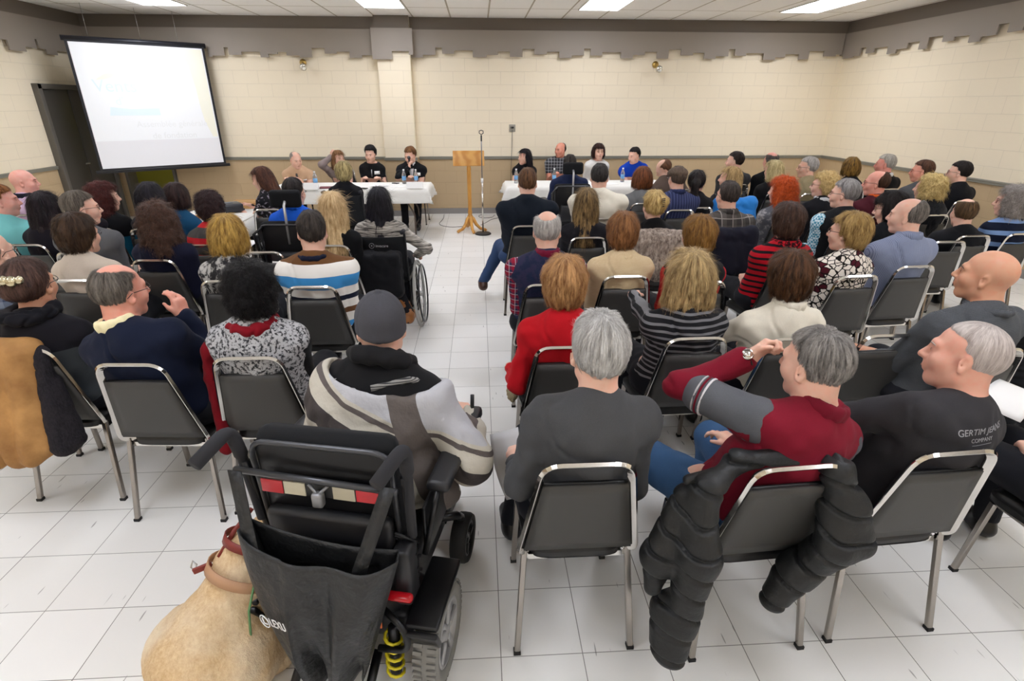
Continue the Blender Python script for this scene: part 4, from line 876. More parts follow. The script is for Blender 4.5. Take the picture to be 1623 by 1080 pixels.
# --- panel at the front tables
G = 'panel at the front tables'
pn = dict(yaw=180, group=G, face=1, bottom='1a1a1e', lean=(0, .09))
person(469, 254, 'balding grey-haired man in a beige shirt and dark tie behind the front table', z=1.07, hair=('balding', '7c746c', 'b8b0a8'), top='cba888', topname='shirt', collar='shirt', hy=38, hp=12, handL=(-.1, .36, .78), handR=(.12, .36, .78), **pn)
person(537, 252, 'woman with long light brown hair holding her hand to her ear at the front table', z=1.065, sex='f', hair=('long', '5a3c24', 'a87e58'), top='8c7f7c', hy=40, handR=(.11, .12, 1.10), poleR=(.4, .4, .7), hdR=(-.1, -.3, .9), handL=(-.1, .36, .78), **pn)
person(587, 245, 'woman with short black hair in a black blouse with a name badge', z=1.135, sex='f', hair=('short', '08070a', '1c191c'), top='1a191b', collar='low', hy=-8, hp=8, handL=(-.15, .36, .78), handR=(.1, .36, .78), hs=1.1, **pn)
P4 = person(650, 247, 'man with tousled brown hair and beard in a black suit holding a microphone', z=1.115, hair=('short', '4a2e1c', '9a6c44'), top='17181b', topname='suit_jacket', collar='shirt', colc='e6e6ea', hy=-32, hp=16, hs=1.06, handR=(.02, .27, .94), poleR=(.5, .2, .6), hdR=(-.1, -.1, .9), curlR=1.2, handL=(-.06, .34, .78), footL=(-.1, .62, .09), footR=(.1, .6, .09), **pn)
person(831, 249, 'woman with long black hair in a black leather jacket at the right front table', z=1.07, sex='f', hair=('long', '0b090b', '26222a'), top='1c1b1e', topname='leather_jacket', hy=-60, handL=(-.12, .36, .78), handR=(.14, .36, .78), **pn)
person(888, 238, 'man in a grey plaid shirt at the right front table', hair=('receding', '2c241e', '5e5248'), top=f_('2b2c30', '8c8e92', 'plaid', .05), topname='plaid_shirt', collar='shirt', hy=-50, skin='d8957e', w=1.1, fat=1.1, handL=(-.12, .36, .78), handR=(.14, .36, .78), **pn)
person(949, 241, 'woman with a dark brown bob in a white cardigan at the right front table', z=1.155, sex='f', hair=('bob', '1e1210', '4a2e28'), top='e4e2de', topname='cardigan', collar='low', hy=3, **pn)
person(1005, 247, 'black-haired man in a royal blue shirt at the right front table', z=1.115, hair=('short', '0d0b0b', '2a2422'), top='1440b0', topname='shirt', collar='shirt', hy=-58, hp=10, lean=(.06, .12), handL=(-.14, .4, .78), handR=(.08, .38, .78), **{k: v for k, v in pn.items() if k != 'lean'})
person(415, 284, 'woman with long brown hair in a black floral top beside the projector', sex='f', hair=('long', '2c1a14', '6a4434'), top=f_('1a191d', '1a191d', 'blotch', .022, c3='8a828c'), yaw=75, hy=12, hp=14, lean=(0, .06), face=1, handL=(-.1, .4, .78), handR=(.1, .4, .78), group='seated audience')
person(527, 333, 'woman with long straight blonde hair in a black sweater and tan boots', sex='f', hair=('long', 'b08a58', 'f2d8a8'), top='0f0f11', bottom='1c1c20', shoes='9a6232', yaw=-12, hs=1.06, kneeR=(.26, .36, .50), footR=(.50, .12, .17))
# ---------------------------------------------------------------- front of the room
white_cloth = fabric('f1efe9', None, 'plain', rough=.9, bump=.1)
steel = plain('steel', 'b5b5b2', .3, 1)
TZ = .735
def cloth_table(cx, cy, L, W, label, drop, seed):
    t = empty('folding_table', label+', the table', 'table', (cx, cy, 0), 0, 'folding tables under white cloths')
    MB().box((0, 0, TZ-.022), (L, W, .03), bev=.006).build('tabletop', plain('table_laminate', 'b9b2a4', .5), t)
    for sx in (-1, 1):
        for sy in (-1, 1):
            MB().tube(arc([(sx*(L/2-.42), sy*(W/2-.1), TZ-.04), (sx*(L/2-.22), sy*(W/2-.1), .35), (sx*(L/2-.22), sy*(W/2-.1), 0)], .05), .0125, 8).build('leg', plain('brown_leg', '5a5048', .4, .6), t)
        MB().tube([(sx*(L/2-.22), -(W/2-.1), .18), (sx*(L/2-.22), (W/2-.1), .18)], .01, 8).build('stretcher', plain('brown_leg', '5a5048', .4, .6), t)
    # cloth: a top with four hanging sides, wavy hem
    n, m_ = int(L/.045), int((W+2*drop)/.045); rs = random.Random(seed)
    G = np.zeros((n+1, m_+1, 3))
    tl, tw = L+2*drop, W+2*drop
    ph = [rs.random()*6 for _ in range(6)]
    for i in range(n+1):
        for j in range(m_+1):
            u = -tl/2+tl*i/n; v = -tw/2+tw*j/m_; du = max(abs(u)-L/2, 0); dv = max(abs(v)-W/2, 0)
            x = max(-L/2-.008, min(L/2+.008, u)); y = max(-W/2-.008, min(W/2+.008, v)); h = max(du, dv)
            if du > 0 and dv > 0:
                k = min(du, dv)*.55; x += math.copysign(k*.6, u); y += math.copysign(k*.6, v); 
            wv = (math.sin(u*9+ph[0])*.5+math.sin(u*21+ph[1])*.3)*.018*min(dv/.2, 1)
            wu = (math.sin(v*11+ph[2])*.5+math.sin(v*23+ph[3])*.3)*.018*min(du/.2, 1)
            G[i, j] = (x+math.copysign(.012+wu, u)*(du > 0)*min(1, du/.05), y+math.copysign(.012+wv, v)*(dv > 0)*min(1, dv/.05), TZ-h)
    tag(MB().sheet(G, .002).build('tablecloth', white_cloth, None, (cx, cy, .004)), 'white cloth over the '+label, 'tablecloth', 'white tablecloths')
cloth_table(-1.91, 8.73, 2.3, .76, 'long front table left of the wooden lectern', .21, 1)
cloth_table(1.66, 8.85, 2.5, .76, 'long front table right of the microphone stand', .20, 2)
cloth_table(-2.93, 6.42, .8, .72, 'small side table carrying the projector', .2, 3)
# water bottles
def bottle():
    t = empty('water_bottle'); pl = NT('clear_plastic'); pl.col(lin('e8f2f8')); pl.set(Roughness=.08, IOR=1.33); pl.b.inputs['Transmission Weight'].default_value = .85
    MB().lathe([(.030, 0), (.032, .01), (.031, .06), (.032, .12), (.031, .14), (.02, .175), (.013, .19), (.0125, .2)], n=14).build('bottle_body', pl.m, t)
    MB().lathe([(.0325, .055), (.0325, .115)], n=14).build('paper_label', plain('bottle_label', '6fa6d8', .5), t)
    MB().lathe([(.014, .195), (.014, .215), (.012, .217)], n=12).build('bottle_cap', plain('white_cap', 'f0f0f0', .4), t); return t
B0 = bottle(); used = False
for x, y, lab in ((501, 296, 'water bottle in front of the man in beige'), (641, 292, 'water bottle left of the pair before the black suit'), (660, 292, 'water bottle right of the pair before the black suit'),
                  (818, 291, 'water bottle before the woman in black leather'), (878, 290, 'water bottle before the man in grey plaid'), (986, 289, 'water bottle before the man in royal blue')):
    t = B0 if not used else copy_tree(B0); used = True; p = at(x, y, TZ); t.location = (p.x, p.y, TZ+.006); tag(t, lab, 'bottle', 'water bottles on the front tables')
paper = plain('white_paper', 'f2f1ee', .8); black_p = plain('black_plastic', '17171a', .35)
def sheet_on(x, y, z, w_, d_, rz, label, name='paper_sheet', mat=None, group='papers on the front tables', cat='paper', th=.002):
    p = at(x, y, z) if x > 20 else Vector((x, y, z)); o = MB().box((0, 0, th/2), (w_, d_, th)).build(name, mat or paper, None, (p.x, p.y, z), (0, 0, R(rz))); return tag(o, label, cat, group)
sheet_on(600, 294, TZ+.007, .3, .21, 5, 'white sheet before the woman in the black blouse')
sheet_on(625, 296, TZ+.007, .3, .21, -8, 'white sheet beside the fair name card')
sheet_on(560, 296, TZ+.007, .21, .28, 12, 'white sheet before the woman holding her ear')
sheet_on(965, 291, TZ+.007, .22, .28, 8, 'white sheet before the white cardigan')
sheet_on(520, 298, TZ+.007, .24, .18, 4, 'dark red folder on the left front table', 'folder', plain('folder_red', '6a2a38', .5), 'folders', 'folder', .012)
sheet_on(577, 299, TZ+.007, .05, .1, 70, 'black phone lying on the left front table', 'phone', black_p, 'phones', 'phone', .01)
sheet_on(627, 291, TZ+.007, .06, .1, 60, 'black phone next to the suited man', 'phone', black_p, 'phones', 'phone', .01)
def name_card(x, y, s, lab):
    p = at(x, y, TZ); q = MB(); q.prism([(-.05, 0), (.05, 0), (0, .09)], -.12, .12); o = q.build('name_card', paper, None, (p.x, p.y, TZ+.006), (0, 0, R(90))); tag(o, lab, 'name card', 'folded name cards')
    if s: text_obj('printed_name', s, .035, plain('ink', '2a2a2c', .7), o, (-.034, 0, .03), (R(61), 0, R(-90)), .0004)
name_card(658, 299, None, 'folded white name card before the suited man'); name_card(492, 301, None, 'folded white name card before the man in beige')
# name badges, tie and microphone of the panel are parts of what they wear or things they hold
from mathutils.bvhtree import BVHTree
def front(r_, s_):                     # finds the front surface of what a person wears
    g = [c for c in r_.children if c.name.split('.')[0] == s_.get('topname', 'sweater')][0].data
    bv = BVHTree.FromPolygons([v.co for v in g.vertices], [tuple(p.vertices) for p in g.polygons])
    def f(x, z, o=.004):
        h = bv.ray_cast(Vector((x, 1.2, z)), Vector((0, -1, 0))); return (x, (h[0].y if h[0] is not None else .15)+o, z)
    return f
def badge(r_, s_, x, z):
    f = front(r_, s_); G = [[f(x-.042+.028*i, z-.025+.025*j, .004) for i in range(4)] for j in range(3)]; MB().sheet(G, .003).build('name_badge', paper, r_)
def strip(r_, s_, ws, name, mat, th=.006):
    f = front(r_, s_); MB().sheet([[f(x0, z, .005), f((x0+x1)/2, z, .007), f(x1, z, .005)] for z, x0, x1 in ws], th).build(name, mat, r_)
for r_, J, s in PEOPLE:
    zs = float(J['shL'][2]); cx = float(J['c7'][0])
    if 'name badge' in s['label']: badge(r_, s, cx-.085, zs-.05); strip(r_, s, [(zs-.0-.05*k, cx-.006, cx+.006) for k in range(5)], 'zip', plain('zip_silver', 'b8b8b8', .3, .8))
    if 'black suit holding' in s['label']:
        strip(r_, s, [(zs+.03-.05*k, cx-.04+.008*k, cx+.04-.008*k) for k in range(5)], 'shirt_front', fabric('e6e6ea'))
        badge(r_, s, cx-.10, zs-.06); h = J['wrR']+unit(J['hdR'])*.06
        m_ = empty('microphone', 'hand microphone held by the suited man at the front table', 'microphone', tuple(r_.matrix_basis @ Vector(h)), R(180))
        MB().tube([(0, 0, -.09), (0, .01, .06)], [.010, .014], 10).build('handle', black_p, m_); MB().lathe([(.013, 0), (.024, .012), (.027, .03), (.02, .05), (.004, .056)], (0, .01, .06), 12).build('grille', plain('grille', '4a4a4c', .4, .8), m_)
    if 'beige shirt and dark tie' in s['label']:
        badge(r_, s, cx-.10, zs-.08); strip(r_, s, [(zs+.03-.045*k, cx-.014-.003*k, cx+.014+.003*k) for k in range(6)], 'tie', plain('dark_tie', '3a3430', .7))
# wooden lectern
oak = NT('honey_oak'); co = oak.coord('Object', (1, 1, .12)); n_ = oak.noise(co, 26, 4, .6); oak.col(oak.ramp(n_, [(.3, lin('b8782a')), (.7, lin('e0aa58'))])); oak.set(Roughness=.38); oak = oak.m
knot = NT('knotty_pine_board'); co = knot.coord('Object', (.6, 1, 1)); wv = knot.N('ShaderNodeTexWave', bands_direction='X'); wv.inputs['Scale'].default_value = 3; wv.inputs['Distortion'].default_value = 9; wv.inputs['Detail'].default_value = 3; knot.L(co, wv.inputs[0])
x, y, z = knot.sep(knot.coord('Object')); g_ = knot.math('SQRT', knot.math('ADD', knot.math('MULTIPLY', knot.math('MULTIPLY', x, x), 9.0), knot.math('MULTIPLY', knot.math('SUBTRACT', z, .04), knot.math('SUBTRACT', z, .04)))); g_ = knot.math('ADD', g_, knot.math('MULTIPLY', knot.noise(co, 20, 3), .05))
knot.col(knot.mix(knot.ramp(g_, [(.05, (1, 1, 1, 1)), (.10, (0, 0, 0, 1))]), knot.ramp(wv.outputs['Fac'], [(.1, lin('c88a40')), (.9, lin('dca65c'))]), lin('4a2410'))); knot.set(Roughness=.35); knot = knot.m
le = empty('lectern', 'tall honey oak lectern with a turned post and three curved feet', 'lectern', (-.155, 8.87, 0), R(2))
MB().lathe([(.035, .17), (.05, .2), (.045, .24), (.03, .26), (.036, .3), (.028, .34), (.03, .6), (.034, .9), (.03, .93), (.036, .96), (.03, .99), (.034, 1.05)], n=16).build('post', oak, le)
MB().box((0, 0, 1.115), (.48, .03, .225), (R(-14), 0, 0), bev=.006).build('reading_board', knot, le)
MB().box((0, .06, 1.02), (.44, .09, .02), (R(-14), 0, 0), bev=.004).build('book_ledge', oak, le); 
for a in (100, 220, 340, 280):
    d = Vector((math.cos(R(a)), math.sin(R(a)), 0)); q = MB()
    q.tube([d*.02+Vector((0, 0, .22)), d*.05+Vector((0, 0, .2)), d*.10+Vector((0, 0, .11)), d*.17+Vector((0, 0, .05)), d*.24+Vector((0, 0, .035)), d*.27+Vector((0, 0, .022))], [.03, .032, .028, .024, .024, .02], 8); q.build('foot', oak, le)
# microphone stand
ms = empty('microphone_stand', 'chrome microphone stand with a round black base, right of the lectern', 'microphone stand', (.045, 8.62, 0))
MB().lathe([(.125, 0), (.128, .012), (.11, .026), (.02, .034)], n=24).build('base', plain('cast_black', '3a3836', .5, .3), ms)
MB().tube([(0, 0, .03), (0, 0, .80)], .0125, 10).build('lower_tube', chrome, ms); MB().lathe([(.019, .79), (.019, .85)], n=12).build('clutch', plain('white_cap', 'f0f0f0', .4), ms)
MB().tube([(0, 0, .82), (0, 0, 1.40)], .008, 10).build('upper_tube', plain('grey_tube', '77777a', .35, .8), ms)
q = MB(); q.tube([(0, 0, 1.38), (0, -.01, 1.46)], .011, 8); q.tube([(.0, -.01, 1.47), (-.03, -.01, 1.49), (-.028, -.01, 1.52), (0, -.01, 1.53), (.028, -.01, 1.52), (.03, -.01, 1.49)], .006, 6, closed=True); q.build('clip', black_p, ms)
# cables
def cable(pts, r, lab, mat=None, group='floor cables'):
    P = arc([Vector(p) for p in pts], .25, 6); return tag(MB().tube(P, r, 6).build('cable', mat or plain('cable_black', '2a2a2c', .5), None), lab, 'cable', group)
fl = lambda x, y: at(x, y, .006)
cable([fl(704, 340), fl(703, 347), fl(694, 356), fl(712, 361), fl(745, 358)], .004, 'black cable curving on the floor left of the lectern')
cable([fl(762, 357), fl(772, 352), fl(780, 347), fl(800, 344), fl(830, 343)], .004, 'black cable running from the microphone stand to the right table')
cable([fl(764, 340), fl(757, 343), fl(765, 346), fl(780, 345), fl(784, 341)], .004, 'small loop of cable at the wall behind the microphone stand')
cable([(.605, YB-.03, 1.46), (.60, YB-.02, 1.2), (.575, YB-.03, .6), (.57, YB-.02, .03)], .004, 'black cord hanging from the wall outlet', group='wall cords')
ou = empty('wall_outlet', 'grey metal outlet plate on the cream wall above the leather jacket', 'outlet', (.605, YB, 1.49)); MB().box((0, -.006, 0), (.11, .012, .12), bev=.003).build('plate', plain('outlet_grey', '9c988c', .4), ou)
MB().lathe([(.018, 0), (.016, .03)], (.01, -.012, .01), 10, (0, -1, 0)).build('plug', black_p, ou); MB().box((-.02, -.013, .01), (.02, .003, .035)).build('socket', plain('socket', '4a4640', .5), ou)
for x_, l in ((-2.884, 'small brass and glass wall lamp left of the column'), (3.072, 'small brass and glass wall lamp on the right part of the back wall')):
    s_ = empty('wall_sconce', l, 'wall lamp', (x_, YB, 2.47), 0, 'wall lamps')
    MB().lathe([(.055, 0), (.055, .015), (.02, .03)], (0, 0, .04), 16, (0, -1, 0)).build('wall_plate', plain('brass', 'c9a860', .3, .8), s_)
    MB().tube([(0, -.02, .04), (0, -.08, .05), (.01, -.11, 0)], .009, 8).build('arm', plain('brass', 'c9a860', .3, .8), s_)
    MB().lathe([(.01, -.0), (.05, .02), (.062, .055), (.045, .085)], (.012, -.11, .0), 16, (.35, -.55, -.6)).build('shade', plain('chrome_shade', 'e0ded6', .15, .9), s_); MB().lathe([(.005, .03), (.03, .05), (.034, .075), (.02, .1), (.004, .108)], (.012, -.11, 0), 12, (.35, -.55, -.6)).build('bulb', plain('frosted_bulb', 'f6f4ea', .2), s_)
# projection screen, hung across the corner
u_ = Vector((1.42, 1.1, 0)).normalized(); n_ = Vector((u_.y, -u_.x, 0)); O = Vector((-5.78, 9.1, .93)); SW, SH = 1.8, 1.78
SM = Matrix(((u_.x, -n_.x, 0, O.x), (u_.y, -n_.y, 0, O.y), (0, 0, 1, O.z), (0, 0, 0, 1)))
scr = empty('projection_screen', 'large white pull-down projection screen hung across the left corner', 'projection screen'); scr.matrix_world = SM
fabm = NT('glowing_screen_fabric'); fabm.col(lin('dcdce0')); fabm.set(Roughness=.8); fabm.b.inputs['Emission Color'].default_value = (.93, .96, 1, 1); fabm.b.inputs['Emission Strength'].default_value = .12; bm_ = plain('screen_border', '14151c', .6)  # faint emission stands in for projector light spilling on the fabric
MB().box((SW/2, 0, SH/2), (SW, .004, SH)).build('border', bm_, scr)
MB().box((SW/2, -.003, SH/2), (SW-.07, .003, SH-.05)).build('screen_surface', fabm.m, scr)
q = MB(); q.box((SW/2, .01, -.02), (SW+.12, .035, .05), bev=.008); q.build('bottom_bar', black_p, scr)
MB().tube([(-.03, .03, SH+.02), (SW+.03, .03, SH+.02)], .035, 12).build('roller_case', plain('roller_case', '1c1e28', .4), scr)
for k in (.3, .95, 1.45): MB().tube([(k, .03, SH+.04), (k, .03, HC-O.z)], .003, 5).build('hanging_wire', steel, scr)
img = NT('projected_picture'); img.col(lin('e6e9ec')); img.b.inputs['Emission Color'].default_value = (.93, .96, 1, 1); img.b.inputs['Emission Strength'].default_value = .13  # picture glows by itself in place of a beam from the projector
Z0 = .42
MB().box((SW/2, -.0055, (Z0+SH-.03)/2), (SW-.09, .002, SH-.03-Z0)).build('projected_picture', img.m, scr)
def faint(c, e=.10): 
    key = 'faint'+c
    if key in _M: return _M[key]
    m = NT('projected_'+c); m.col(lin(c)); m.b.inputs['Emission Color'].default_value = lin(c); m.b.inputs['Emission Strength'].default_value = e; _M[key] = m.m; return m.m  # emission stands for the projected light of logo and text
def on(poly, c, name, dy=-.007): k = MB(); k.prism([(a, b_) for a, b_ in poly], dy, dy-.0006); return k.build(name, faint(c), scr)
cv = [(1.42, SH-.04), (1.52, SH-.3), (1.56, SH-.6), (1.575, SH-.9), (1.60, SH-1.1), (1.68, SH-1.34), (1.75, SH-1.34), (1.75, SH-.04)]
on(cv, 'eeeee0', 'pale_band')
def blade(ang, c):
    P = [(0, .03), (.035, .1), (.04, .16), (.02, .24), (0, .30), (-.025, .2), (-.03, .1)]; a = R(ang); cx, cz = .53, SH-.42
    on([(cx+x_*math.cos(a)-z_*math.sin(a), cz+x_*math.sin(a)+z_*math.cos(a)) for x_, z_ in P], c, 'logo_blade')
blade(3, 'e6e9e4'); blade(108, 'f2ebdf'); blade(-118, 'ecebe2')
def st(s, size, c, x_, z_): return text_obj('projected_text', s, size, faint(c), scr, (x_, -.0075, z_), (R(90), 0, 0), .0003, 'LEFT')
st('Vents', .24, 'dbe9f5', .19, SH-.67); st("d'", .16, 'e0ecef', .42, SH-.85); st('Assemblée générale', .125, 'e3e6e8', .62, SH-1.17); st('de fondation', .125, 'e1e4e6', .80, SH-1.34)
on([(.31, SH-1.0), (.98, SH-1.0), (.98, SH-.9), (.60, SH-.91), (.34, SH-.88)], 'deedf2', 'logo_bar')
# projector on its table
pj = empty('projector', 'dark digital projector on the side table by the long brown hair', 'projector', (-2.87, 6.52, TZ+.006), R(35))
MB().box((0, 0, .055), (.3, .24, .09), bev=.02).build('housing', plain('projector_grey', '2c2d33', .4), pj); MB().lathe([(.035, 0), (.035, .03), (.028, .03)], (.07, .12, .06), 14, (0, 1, 0)).build('lens', black_p, pj); MB().box((0, 0, .102), (.12, .08, .006), bev=.002).build('button_panel', plain('panel_grey', '55565c', .5), pj)
sheet_on(-2.72, 6.17, TZ+.006, .21, .29, 10, 'white sheet on the side table below the projector', group='papers on the side table')
sheet_on(-3.0, 6.2, TZ+.006, .16, .1, -10, 'tan wooden tray on the side table', 'tray', oak, 'trays', 'tray', .03)
for x_, y_, s_, l, r in ((-3.75, 9.35, (.5, .4, .42), 'large cardboard box on the floor behind the side table', 6), (-3.3, 9.62, (.36, .3, .3), 'small cardboard box next to the large one by the back wall', -12)):
    b = empty('cardboard_box', l, 'box', (x_, y_, 0), R(r), 'cardboard boxes'); cb = plain('cardboard', 'b48a58', .8)
    MB().box((0, 0, s_[2]/2), s_).build('carton', cb, b); MB().box((0, 0, s_[2]+.002), (s_[0], .05, .003)).build('tape', plain('tape', 'c9a878', .4), b); MB().box((0, -s_[1]/2-.001, s_[2]*.6), (.1, .002, .06)).build('printed_mark', plain('cardboard_ink', '6a4a30', .8), b)
# black handbag under the end of the left table
p = at(696, 333, .0); hb = empty('handbag', 'slouchy black handbag on the floor beside the suited man', 'bag', (p.x, p.y, 0), R(-10))
obj('bag_body', field_mesh('bag', [rbox((0, 0, .12), (.17, .07, .08), None, .04, .03), ell((-.1, 0, .2), (.08, .05, .06)), ell((.1, 0, .17), (.08, .06, .06))], .012, disp=folds(.03, 14)), fabric('1a1a1d'), hb)
MB().tube(arc([(.02, 0, .22), (.1, .02, .36), (.2, .0, .3), (.24, -.02, .06)], .08), .008, 6).build('handle', black_p, hb)
# ---------------------------------------------------------------- wheelchairs
bk = plain('black_powder_coat', '141416', .35, .3); bkm = plain('black_satin_plastic', '1b1b1e', .45); cush = fabric('1d1e20', rough=.9, bump=.15)
gtube = plain('grey_back_tube', '4c4d50', .35, .6); rubber_g = plain('grey_tyre', '7d7b76', .8); hubm = plain('silver_hub', 'a9a9aa', .4, .5)
def wheel(parent, x, y, r, wd, tyre, hub, name='drive_wheel', spokes=5, lugs=True, side=1):
    t = MB(); prof = [(r*.70, -wd*.42), (r*.92, -wd*.5), (r*.99, -wd*.3), (r, 0), (r*.99, wd*.3), (r*.92, wd*.5), (r*.70, wd*.42)]
    n = 36; vs = []; 
    for j in range(n):
        a = 2*math.pi*j/n
        for pr, pz in prof: vs.append((pz, pr*math.cos(a), pr*math.sin(a)))
    k = len(prof); t.add(vs, [(j*k+i, ((j+1) % n)*k+i, ((j+1) % n)*k+(i+1) % k, j*k+(i+1) % k) for j in range(n) for i in range(k)], True)
    if lugs:
        for j in range(44):
            a = 2*math.pi*j/44
            for sx in (-1, 1): t.box((sx*wd*.28, (r*1.005)*math.cos(a+sx*.035), (r*1.005)*math.sin(a+sx*.035)), (wd*.36, .012, .009), Matrix.Rotation(a, 3, 'X') @ Matrix.Rotation(R(90), 3, 'X') @ Matrix.Rotation(sx*.45, 3, 'Z') if False else Matrix.Rotation(a+math.pi/2, 3, 'X'))
    w_ = t.build(name, tyre, parent, (x, y, r))
    q = MB(); q.lathe([(r*.70, -wd*.36), (r*.72, -wd*.2), (r*.72, wd*.2), (r*.70, wd*.36)], (0, 0, 0), 28, (1, 0, 0))
    q.v = [v for v in q.v]
    h = MB(); rim = []
    n = 28
    for sgn in (side,):
        for (r0, r1, x0, x1) in ((r*.62, r*.72, wd*.40, wd*.44), (0.001, r*.22, wd*.36, wd*.46)):
            vs = []
            for j in range(n):
                a = 2*math.pi*j/n
                for rr, xx in ((r0, x1), (r1, x0), (r1, -x0), (r0, -x1)): vs.append((xx*sgn, rr*math.cos(a), rr*math.sin(a)))
            h.add(vs, [(j*4+i, ((j+1) % n)*4+i, ((j+1) % n)*4+(i+1) % 4, j*4+(i+1) % 4) for j in range(n) for i in range(4)], True)
        for j in range(spokes):
            a = 2*math.pi*j/spokes; h.box((sgn*wd*.36, r*.44*math.cos(a), r*.44*math.sin(a)), (wd*.14, r*.16, r*.5), Matrix.Rotation(a-math.pi/2, 3, 'X'), bev=.004)
    h.build('hub', hub, w_); return w_
def power_chair(loc, yaw, label, headrest=False, detail=False, group='powered wheelchairs'):
    t = empty('power_wheelchair', label, 'wheelchair', loc, R(yaw), group)
    q = MB(); q.box((0, .24, .27), (.40, .56, .2), bev=.03); q.box((0, .05, .22), (.46, .2, .12), bev=.02); q.build('motor_base', bkm, t)
    wheel(t, .315, 0, .17, .085, rubber_g, hubm, side=1); wheel(t, -.315, 0, .17, .085, rubber_g, hubm, side=-1)
    for s in (-1, 1):
        wheel(t, s*.27, .52, .11, .07, plain('black_rubber', '161616', .7), bk, 'caster_wheel', 3, False, s)
        MB().tube([(s*.27, .5, .24), (s*.27, .44, .3), (s*.18, .38, .32)], .018, 8).build('caster_fork', bk, t)
        MB().box((s*.09, .72, .12), (.15, .22, .015), (R(18), 0, 0), bev=.004).build('footrest', bk, t)
        MB().tube([(s*.1, .45, .42), (s*.1, .62, .3), (s*.1, .66, .13)], .014, 8).build('footrest_hanger', bk, t)
        MB().box((s*.31, .28, .715), (.085, .38, .045), bev=.02).build('armrest', bkm, t)
        q = MB(); q.tube([(s*.28, .02, .5), (s*.31, .10, .70)], .011, 8); q.tube([(s*.26, .36, .42), (s*.31, .38, .70)], .011, 8); q.box((s*.275, .2, .57), (.012, .32, .2), bev=.004); q.build('side_guard', bk, t)
    MB().box((0, .25, .43), (.44, .46, .09), bev=.035).build('seat_cushion', cush, t)
    MB().box((0, .02, .76), (.46, .085, .42), (R(8), 0, 0), bev=.04).build('back_cushion', cush, t)
    fr = arc([(-.22, -.03, .48), (-.225, -.06, .945), (.225, -.06, .945), (.22, -.03, .48)], .06, 5)
    MB().tube(fr, .009, 8).build('back_tube', gtube, t); MB().box((0, -.035, .70), (.43, .01, .47), (R(4), 0, 0), bev=.003).build('back_shell', bk, t)
    for s in (-1, 1): MB().tube([(s*.25, .0, .42), (s*.26, -.05, .86)], .014, 8).build('back_cane', bk, t)
    if headrest:
        MB().tube([(0, -.05, .78), (0, -.05, 1.1), (0, -.005, 1.14)], .012, 8).build('headrest_bracket', plain('white_bracket', 'c8c8c8', .3, .6), t)
        P = [rbox((0, .015, 1.15), (.1, .008, .045), None, .028, .02)]
        obj('headrest', field_mesh('headrest', P, .01), cush, t)
        MB().box((0, -.09, .62), (.30, .08, .2), bev=.02).build('control_box', bkm, t)
        for s in (-1, 1): MB().tube([(s*.2, -.07, .93), (s*.26, -.12, .88), (s*.24, -.1, .7)], .012, 6).build('back_bracket', bk, t)
    return t
def big_wheel(parent, x, y, side):
    r = .305; q = MB()
    def ring(rr, rt, xx): q.tube([(xx, rr*math.cos(2*math.pi*j/32), rr*math.sin(2*math.pi*j/32)) for j in range(32)], rt, 7, closed=True)
    ring(r-.012, .013, 0); w_ = q.build('rear_wheel', plain('light_tyre', 'a09e98', .7), parent, (x, y, r)); w_.rotation_euler = (0, R(-3*side), 0)
    q = MB(); ring(r-.03, .008, 0)
    for j in range(18):
        a = 2*math.pi*j/18; b_ = a+(.25 if j % 2 else -.25); q.tube([(side*.025*(1 if j % 2 else -.2), .02*math.cos(a), .02*math.sin(a)), (0, (r-.03)*math.cos(b_), (r-.03)*math.sin(b_))], .0016, 4)
    q.lathe([(.024, -.03), (.024, .03)], (0, 0, 0), 10, (1, 0, 0)); q.build('rim', steel, w_)
    q = MB(); ring(r-.045, .008, side*.035); q.build('hand_rim', plain('dark_rim', '3a3a3c', .3, .6), w_)
def manual_chair(loc, yaw, label):
    t = empty('manual_wheelchair', label, 'wheelchair', loc, R(yaw), 'manual wheelchairs')
    MB().box((0, .06, .46), (.42, .42, .05), bev=.02).build('seat', cush, t)
    G = [[(-.21+.42*i/8, -.17-.03*math.sin(math.pi*i/8)-.06*k/6, .50+.36*k/6) for i in range(9)] for k in range(7)]
    MB().sheet(G, .012).build('backrest', cush, t)
    for s in (-1, 1):
        big_wheel(t, s*.285, -.06, s); q = MB()
        q.tube(arc([(s*.215, .3, .12), (s*.215, .3, .46), (s*.215, -.16, .46), (s*.215, -.235, .90), (s*.215, -.33, .92)], .03, 3), .011, 7); q.tube([(s*.215, -.14, .46), (s*.215, -.1, .2), (s*.215, .3, .2)], .011, 7); q.build('side_frame', bk, t)
        MB().tube([(s*.215, -.25, .915), (s*.215, -.35, .92)], .017, 8).build('push_handle', plain('foam_grip', '26262a', .9), t)
        wheel(t, s*.2, .34, .065, .03, plain('black_rubber', '161616', .7), bk, 'caster_wheel', 3, False, s)
        MB().box((s*.1, .5, .1), (.14, .12, .012), (R(15), 0, 0), bev=.003).build('footplate', bk, t); MB().tube([(s*.2, .3, .4), (s*.14, .46, .14)], .011, 7).build('hanger', bk, t)
        MB().tube([(s*.2, -.28, .1), (s*.2, -.12, .25)], .009, 6).build('anti_tip_bar', bk, t)
    return t
